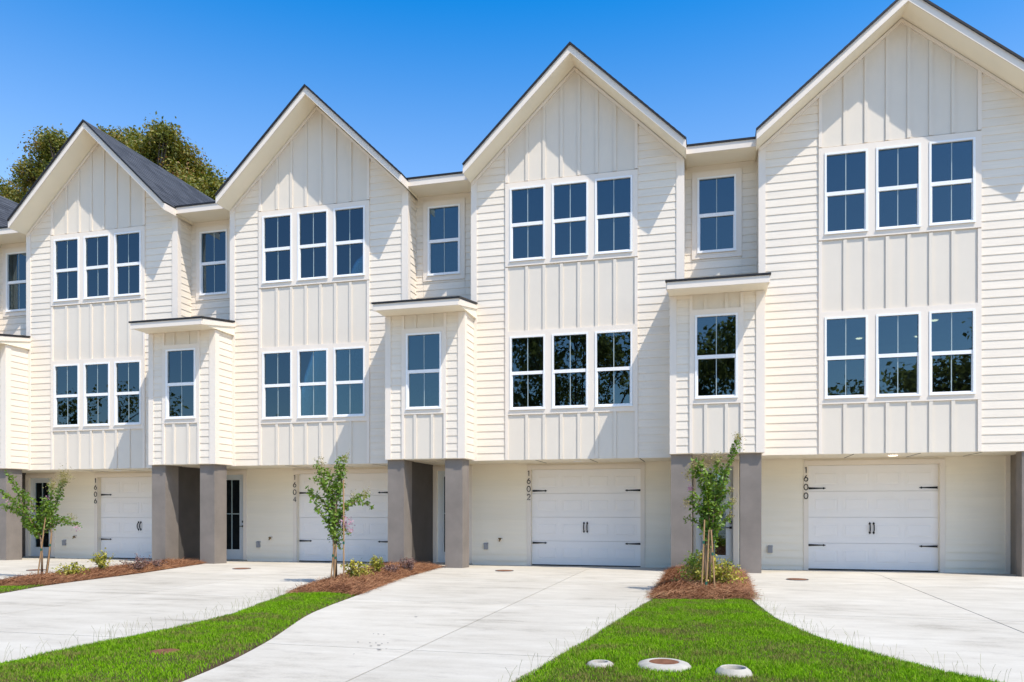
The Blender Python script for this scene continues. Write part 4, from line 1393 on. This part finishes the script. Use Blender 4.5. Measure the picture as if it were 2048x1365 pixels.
def shrub(base, w, h, n, mat, size, label, seed, stems=9, group=None, upright=0.6):
    """low shrub: twigs from one foot, leaves along them"""
    r = np.random.default_rng(seed)
    root = empty('shrub', base)
    tw = MB(); LP, LN = [], []
    for i in range(stems):
        a = r.uniform(0, 6.28); el = r.uniform(upright, 1.5)
        tip = np.array([math.cos(a) * math.cos(el) * w * 0.62 * r.uniform(.6, 1.1) * 1.3, math.sin(a) * math.cos(el) * w * 0.62 * 1.2, h * math.sin(el) * r.uniform(0.72, 1.05)])
        mid = tip * 0.5 + np.array([0, 0, h * 0.08])
        tw.tube([Vector((0, 0, -0.03)), Vector(mid), Vector(tip)], [0.006, 0.004, 0.002], 4)
        m = n // stems
        t = r.uniform(0.22, 1.03, m)
        C = np.outer(1 - t, mid * 0) + np.where(t[:, None] < .5, mid * (t[:, None] * 2), mid + (tip - mid) * (t[:, None] * 2 - 1))
        o = r.normal(size=(m, 3)); o /= np.linalg.norm(o, axis=1)[:, None]
        LP.append(C + o * (w * 0.11 * r.uniform(0.2, 1, m))[:, None]); LN.append(o * .6 + np.array([0, -.2, .7]))
    tw.build('stems', M['bark'], root)
    V, F = leaf_arrays(np.concatenate(LP), np.concatenate(LN), size, r, 0.62, 0.3)
    link('foliage', np_mesh('foliage', V, F, mat), root)
    tag(root, label, 'shrub', group)


def bz_(poly, rise, X, Y):
    return float(bed_height(poly, np.array([[X, Y]]), rise, seed_h[id(poly)])[0])


def put(u, v, poly, rise):
    """place on the ground seen at (u, v)"""
    dd = FPX * (CAM.z - 0.03) / (v - V0); xr = (u - 1024) / FPX * dd
    X = xr * math.cos(TH) - dd * math.sin(TH); Y = xr * math.sin(TH) + dd * math.cos(TH) + CAM.y
    return (X, Y, bz_(poly, rise, X, Y) - 0.01)


shrub(put(1420, 1176, BED_R, .10), 0.60, 0.52, 2600, M['variegated'], 0.044, 'big yellow-green variegated bush under the tree before 1600', 61, 60, upright=0.1)
shrub(put(1396, 1166, BED_R, .10), 0.50, 0.42, 1300, M['myrtle'], 0.042, 'dark green half-shaded bush behind the stakes before 1600', 62, 32, upright=0.15)
GS = 'young shrubs in the mulch beds'
shrub(put(708, 1162, BED_M, .07), 0.42, 0.36, 520, M['variegated'], 0.046, 'yellow-green shrub just right of the stakes before 1604', 63, 14, GS)
shrub(put(753, 1150, BED_M, .07), 0.48, 0.36, 480, M['variegated'], 0.046, 'yellow-green shrub in the middle of the bed before 1604', 64, 13, GS)
shrub(put(727, 1156, BED_M, .07), 0.32, 0.15, 200, M['variegated'], 0.036, 'very low yellow-green shrub between the two larger ones before 1604', 65, 10, GS)
shrub(put(783, 1147, BED_M, .07), 0.42, 0.20, 480, M['purple'], 0.034, 'low purple-brown shrub nearer the grey wall before 1604', 66, 16, GS)
shrub(put(819, 1141, BED_M, .07), 0.46, 0.30, 560, M['purple'], 0.036, 'purple-brown shrub against the grey wall of 1602', 67, 16, GS)
shrub(put(141, 1150, BED_L, .06), 0.62, 0.23, 430, M['variegated'], 0.050, 'low wide green shrub right of the tree before 1606', 68, 16, GS)
shrub(put(209, 1141, BED_L, .06), 0.42, 0.42, 420, M['variegated'], 0.050, 'upright green shrub in the bed before 1606', 69, 12, GS)
shrub(put(276, 1137, BED_L, .06), 0.50, 0.33, 520, M['purple'], 0.038, 'reddish purple shrub in the bed before 1606', 70, 15, GS)
shrub(put(313, 1132, BED_L, .06), 0.28, 0.22, 170, M['purple'], 0.038, 'small purple shrub at the grey wall of 1604', 71, 9, GS)


def big_tree(base, h, crowns, n, leaf, mat, label, cat_group, seed, trunk_r=0.3, name='oak_tree', sprig=0.25):
    """trunk, limbs to every clump of the crown, leaves clustered into sprigs inside the clumps"""
    r = np.random.default_rng(seed)
    root = empty(name, base)
    fork = Vector((0, 0, h * 0.34))
    tr = MB()
    tr.tube([Vector((0, 0, -0.3)), Vector((0.05, 0, h * 0.17)), fork], [trunk_r * 1.25, trunk_r, trunk_r * 0.8], 10)
    for c, rad in crowns:
        C = Vector(c); mid = fork + (C - fork) * 0.5 + Vector((r.normal() * .3, r.normal() * .3, -0.08 * C.length))
        tr.tube([fork - Vector((0, 0, .3)), mid, C], [trunk_r * 0.45, trunk_r * 0.2, 0.03], 7)
        for k in range(5):
            d = Vector(r.normal(size=3)).normalized() * rad * 0.9
            tr.tube([mid + (C - mid) * 0.6, C + d * 0.45, C + d], [0.035, 0.022, 0.008], 5)
    tr.build('trunk', M['oak_bark'], root, smooth=True)
    vol = np.array([rad ** 2.4 for _, rad in crowns]); vol /= vol.sum()
    LP, LN = [], []
    for (c, rad), f in zip(crowns, vol):
        m = int(n * f)
        ns = max(6, m // 26)
        d = r.normal(size=(ns, 3)); d /= np.linalg.norm(d, axis=1)[:, None]
        S = np.array(c) + d * (rad * r.uniform(0.22, 1.18, ns))[:, None] * np.array([1, 1, 0.82])
        k = r.integers(0, ns, m)
        o = r.normal(size=(m, 3)) * sprig * np.array([1, 1, 0.7])
        LP.append(S[k] + o); LN.append(d[k] * 0.7 + np.array([0, 0, 0.6]))
    V, F = leaf_arrays(np.concatenate(LP), np.concatenate(LN), leaf, r, 0.6, 0.25)
    link('crown', np_mesh('crown', V, F, mat), root)
    tag(root, label, 'tree', cat_group)


# the big tree that rises behind 1606
YB = 13.0
tb = at(230, 330, YB)
cr_px = [(110, 300, 1.0), (75, 345, 0.95), (30, 395, 1.05), (130, 340, 1.1), (200, 310, 1.0), (225, 290, 0.75), (320, 285, 0.95), (300, 320, 1.2), (355, 320, 1.1), (400, 355, 0.95), (430, 385, 0.8), (345, 370, 1.3), (250, 360, 1.5), (150, 400, 1.5), (60, 430, 1.3), (390, 410, 1.3), (-30, 420, 1.1), (270, 275, 0.5), (232, 282, 0.7), (205, 278, 0.55), (105, 275, .45), (330, 262, .5)]
crowns = []
for u, v, rad in cr_px:
    p = at(u, v + 5, YB + rng.uniform(-1.6, 1.6))
    crowns.append(((p.x - tb.x, p.y - YB, p.z), rad * 0.84))
big_tree((tb.x, YB, 0), 12.0, crowns, 100000, 0.14, M['oak'], 'tall bronze-green tree rising behind the roof of 1606', None, 81, 0.42, 'broadleaf_tree', 0.19)


# trees across the street: out of the frame but mirrored in the windows
def far_tree(X, Y, h, w, label, seed, n=4200):
    r = random.Random(seed)
    cr = []
    for k in range(13):
        a = r.uniform(0, 6.28); q = r.random() ** 0.6
        zz = h * r.uniform(0.45, 0.9)
        cr.append(((math.cos(a) * w * 0.42 * q, math.sin(a) * w * 0.42 * q, zz), w * r.uniform(0.14, 0.24)))
    big_tree((X, Y, 0), h, cr, n, 0.42, M['far_leaf'], label, 'trees across the street mirrored in the windows', seed, 0.35, 'broadleaf_tree', 0.4)


far_tree(-9.5, -40, 17.0, 13, 'tall oak mirrored in the middle windows of 1602', 91, 7000)
far_tree(-0.5, -41, 16.5, 12, 'tall oak mirrored in the entry box window of 1600', 92, 7000)
far_tree(8.0, -44, 9.6, 9, 'low tree mirrored in the left middle window of 1600', 93)
far_tree(13.0, -42, 11.4, 8, 'tree mirrored in the centre middle window of 1600', 94)
far_tree(18.5, -40, 14.0, 10, 'tall tree mirrored in the right middle window of 1600', 95)
far_tree(-32.0, -46, 8.0, 12, 'low tree mirrored below the windows of 1604', 96)
far_tree(-44.0, -42, 9.0, 10, 'round tree mirrored in the entry box window of 1604', 97)
far_tree(-55.0, -40, 12.0, 14, 'round tree mirrored in the middle windows of 1606', 98)
